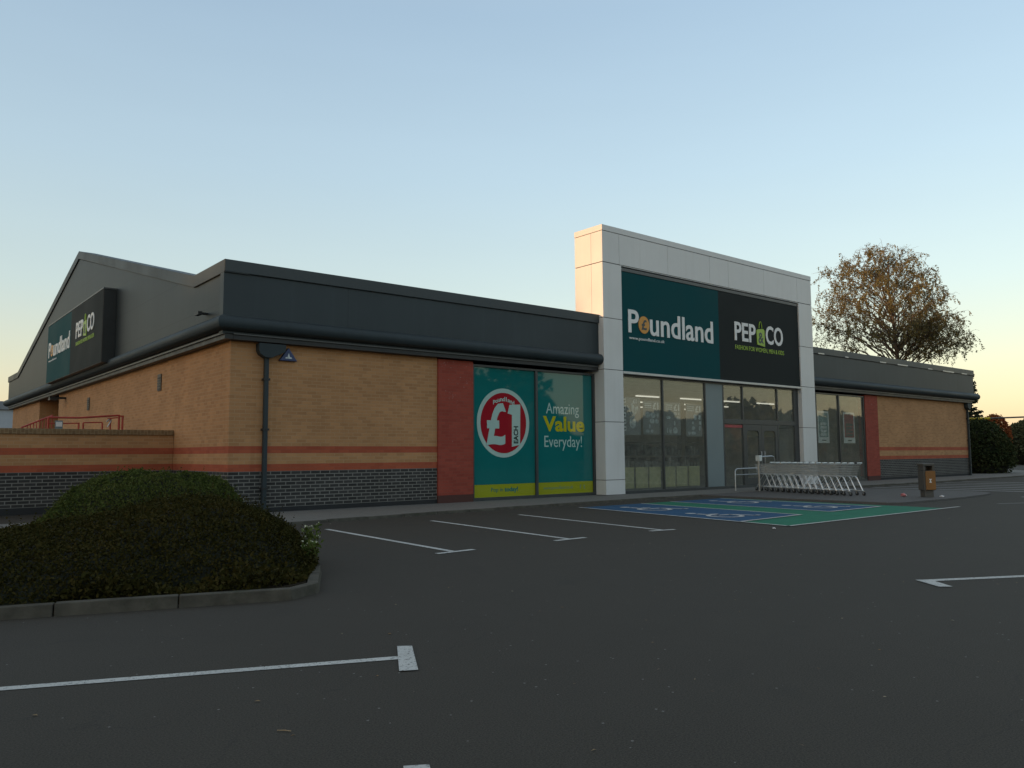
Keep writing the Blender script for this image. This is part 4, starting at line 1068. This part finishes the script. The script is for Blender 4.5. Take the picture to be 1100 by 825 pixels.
# woodland round the open side of the car park (reflected in the glass, shades the low sun)
def ico(mb, c, rad):
    bm = bmesh.new(); bmesh.ops.create_icosphere(bm, subdivisions=2, radius=1)
    vs = [(c[0]+v.co.x*rad[0], c[1]+v.co.y*rad[1], c[2]+v.co.z*rad[2]) for v in bm.verts]
    bm.verts.index_update(); mb.add(vs, [[v.index for v in f.verts] for f in bm.faces]); bm.free()
def woodland():
    rr = np.random.default_rng(21)
    vs = MB(); Cs = []
    def row(path, hs, dens=1.):
        P = np.array(path, float); seg = np.linalg.norm(np.diff(P, axis=0), axis=1); tot = seg.sum(); n = int(tot/4.2); cum = np.r_[0, np.cumsum(seg)]
        for i in range(n):
            s = (i+.5)/n*tot+rr.normal(0, .6); x = np.interp(s, cum, P[:, 0])+rr.normal(0, 1.); y = np.interp(s, cum, P[:, 1])+rr.normal(0, 1.)
            h = np.interp(s/tot, np.linspace(0, 1, len(hs)), hs)*rr.uniform(.78, 1.12); r = 3.0*rr.uniform(.85, 1.15)
            vs.tube([(x, y, 0), (x, y, h*.6)], .3, 6, .12)
            ico(vs, (x, y, h*.45), (r*.85, r*.85, h*(.44 if h < 9.5 else .30)))
            m = int(700*dens); d = rr.normal(size=(m, 3)); d /= np.linalg.norm(d, axis=1, keepdims=True); q = rr.uniform(.35, 1.03, m)[:, None]**.6
            Cs.append(np.array([x, y, h*.55])+d*q*np.array([r, r, h*.45]))
    def ridge(path, hs, w=5.):
        """unseen solid mass in the tree belt, added to block low sun and horizon glow"""
        P = np.array(path, float); seg = np.linalg.norm(np.diff(P, axis=0), axis=1); cum = np.r_[0, np.cumsum(seg)]; n = int(cum[-1]/1.5)
        for i in range(n):
            sa = cum[-1]*(i+.5)/n; x, y = np.interp(sa, cum, P[:, 0]), np.interp(sa, cum, P[:, 1]); h = np.interp(sa, cum, hs)*(1+.02*math.sin(i*1.7)+.012*math.sin(i*.63))
            vs.tube([(x, y, 0), (x, y, h*.55), (x+.3, y, h)], 1.5, 7, 1.0)
            m = 160; Cs.append(np.stack([x+rr.normal(0, 1.4, m), y+rr.normal(0, 1., m), h*(1-np.abs(rr.normal(0, .28, m)))-.1], 1))
    ridge([(-120,-60), (-120,14.5)], [11.5, 12.3]); ridge([(-120,15.), (-120,19.)], [13.2, 16.6]); ridge([(-120,19.), (-120,90)], [17., 18.]); ridge([(-123,18.), (-123,30.)], [18.6, 19.4])  # unseen added mass, heights set to keep low sun off gable and birch
    for pth in ([(-30,-75), (10,-72), (36,-58), (54,-49)], [(54,-49), (80,-38), (130,-22)]): ridge(pth, np.linspace(3.2, 3.2, len(pth)))
    row([(-30,-75), (10,-72), (36,-58)], [6, 7, 10.5])
    row([(34,-52), (46,-50), (52,-47)], [13.6, 12.6, 11.2])
    row([(54,-49), (80,-38), (110,-30)], [8.0, 7.2, 6.5])
    row([(150,-75), (190,-20), (190,30), (150,110)], [4.6, 5., 5., 4.6])
    C = np.vstack(Cs); vs.cur = 0
    nq = len(C); V = leaves(C, .75, 1.5)
    o = quads_object('woodland', V, nq, M['hedge_leaf']); o['kind'] = 'stuff'; o['label'] = 'belt of trees round the open side of the car park'
    tr_ = vs.build('woodland_trunks_and_cores', M['bark']); 
    for ob in (o, tr_): ob.select_set(True)
    tr_['kind'] = 'stuff'; tr_['label'] = 'trunks and added sun-blocking cores of the belt of trees round the car park'
woodland()

# ------------------------------------------------------------------ light and sky
SUN_EL, SUN_AZ = 3.0, 5.5      # degrees; azimuth measured from -X towards +Y
sd_ = Vector((-math.cos(R(SUN_EL))*math.cos(R(SUN_AZ)), math.cos(R(SUN_EL))*math.sin(R(SUN_AZ)), math.sin(R(SUN_EL))))
sl = bpy.data.lights.new('sun', 'SUN'); sl.energy = 4.2; sl.angle = R(.6); sl.color = (1., .57, .28)
so = bpy.data.objects.new('sun', sl); col.objects.link(so); so.rotation_euler = sd_.to_track_quat('Z', 'Y').to_euler(); so.location = (0,0,40)
wd = bpy.data.worlds.new('World'); scene.world = wd; wd.use_nodes = True
nt = wd.node_tree; nt.nodes.clear()
out = nt.nodes.new('ShaderNodeOutputWorld'); bg = nt.nodes.new('ShaderNodeBackground'); sky = nt.nodes.new('ShaderNodeTexSky')
sky.sky_type = 'NISHITA'; sky.sun_disc = False; sky.sun_elevation = R(SUN_EL); sky.sun_rotation = math.atan2(sd_.x, sd_.y)
sky.air_density = 1.; sky.dust_density = 1.; sky.ozone_density = 1.
# dusk sky: the Nishita glow around the sun laid over an even twilight gradient by elevation
tc = nt.nodes.new('ShaderNodeTexCoord'); sx = nt.nodes.new('ShaderNodeSeparateXYZ'); L(nt, tc.outputs['Generated'], sx.inputs[0])
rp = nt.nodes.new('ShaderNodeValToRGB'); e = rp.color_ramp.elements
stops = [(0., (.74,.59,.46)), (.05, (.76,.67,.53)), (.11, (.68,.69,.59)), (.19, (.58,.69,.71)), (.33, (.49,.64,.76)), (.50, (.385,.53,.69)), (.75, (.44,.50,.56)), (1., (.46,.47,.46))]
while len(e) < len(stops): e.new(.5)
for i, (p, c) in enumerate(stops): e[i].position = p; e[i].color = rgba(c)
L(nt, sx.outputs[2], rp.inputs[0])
azf = math2(nt, 'ADD', math2(nt, 'ADD', math2(nt, 'MULTIPLY', sx.outputs[0], .12), math2(nt, 'MULTIPLY', sx.outputs[1], -.02)), .93)
mps = N(nt, 'ShaderNodeMapping'); mps.inputs['Scale'].default_value = (1.2, 1.2, 7.); L(nt, tc.outputs['Generated'], mps.inputs[0])
azf = math2(nt, 'MULTIPLY', azf, math2(nt, 'ADD', math2(nt, 'MULTIPLY', noise(nt, mps.outputs[0], 1.5, 5, .55), .09), .955))
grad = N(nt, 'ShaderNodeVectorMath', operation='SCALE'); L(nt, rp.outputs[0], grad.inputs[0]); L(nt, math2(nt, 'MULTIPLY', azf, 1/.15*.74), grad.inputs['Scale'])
nis = N(nt, 'ShaderNodeVectorMath', operation='SCALE'); L(nt, sky.outputs[0], nis.inputs[0]); nis.inputs['Scale'].default_value = 1.0
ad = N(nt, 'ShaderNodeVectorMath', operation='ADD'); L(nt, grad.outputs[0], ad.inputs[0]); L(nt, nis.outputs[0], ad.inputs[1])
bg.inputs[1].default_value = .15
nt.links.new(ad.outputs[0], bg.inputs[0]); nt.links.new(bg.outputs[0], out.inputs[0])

# ------------------------------------------------------------------ camera
cd = bpy.data.cameras.new('camera'); cd.sensor_width = 36; cd.lens = 36*854.04/1100; cd.clip_end = 2000; cd.clip_start = .05
co = bpy.data.objects.new('camera', cd); col.objects.link(co); scene.camera = co
yaw, pit, rol = .885490, .0880137, -.0064891
f = Vector((math.cos(pit)*math.cos(yaw), math.cos(pit)*math.sin(yaw), math.sin(pit))); r = Vector((math.sin(yaw), -math.cos(yaw), 0)); u = r.cross(f)
r2 = r*math.cos(rol)+u*math.sin(rol); u2 = -r*math.sin(rol)+u*math.cos(rol)
co.matrix_world = Matrix(((r2.x, u2.x, -f.x, -6.61665), (r2.y, u2.y, -f.y, -18.52799), (r2.z, u2.z, -f.z, 1.4), (0,0,0,1)))
vs_ = scene.view_settings; vs_.view_transform = 'Standard'; vs_.look = 'None'; vs_.exposure = .12; vs_.gamma = 1; vs_.use_curve_mapping = False
scene.render.engine = 'CYCLES'; scene.cycles.use_denoising = True; scene.cycles.transparent_max_bounces = 24
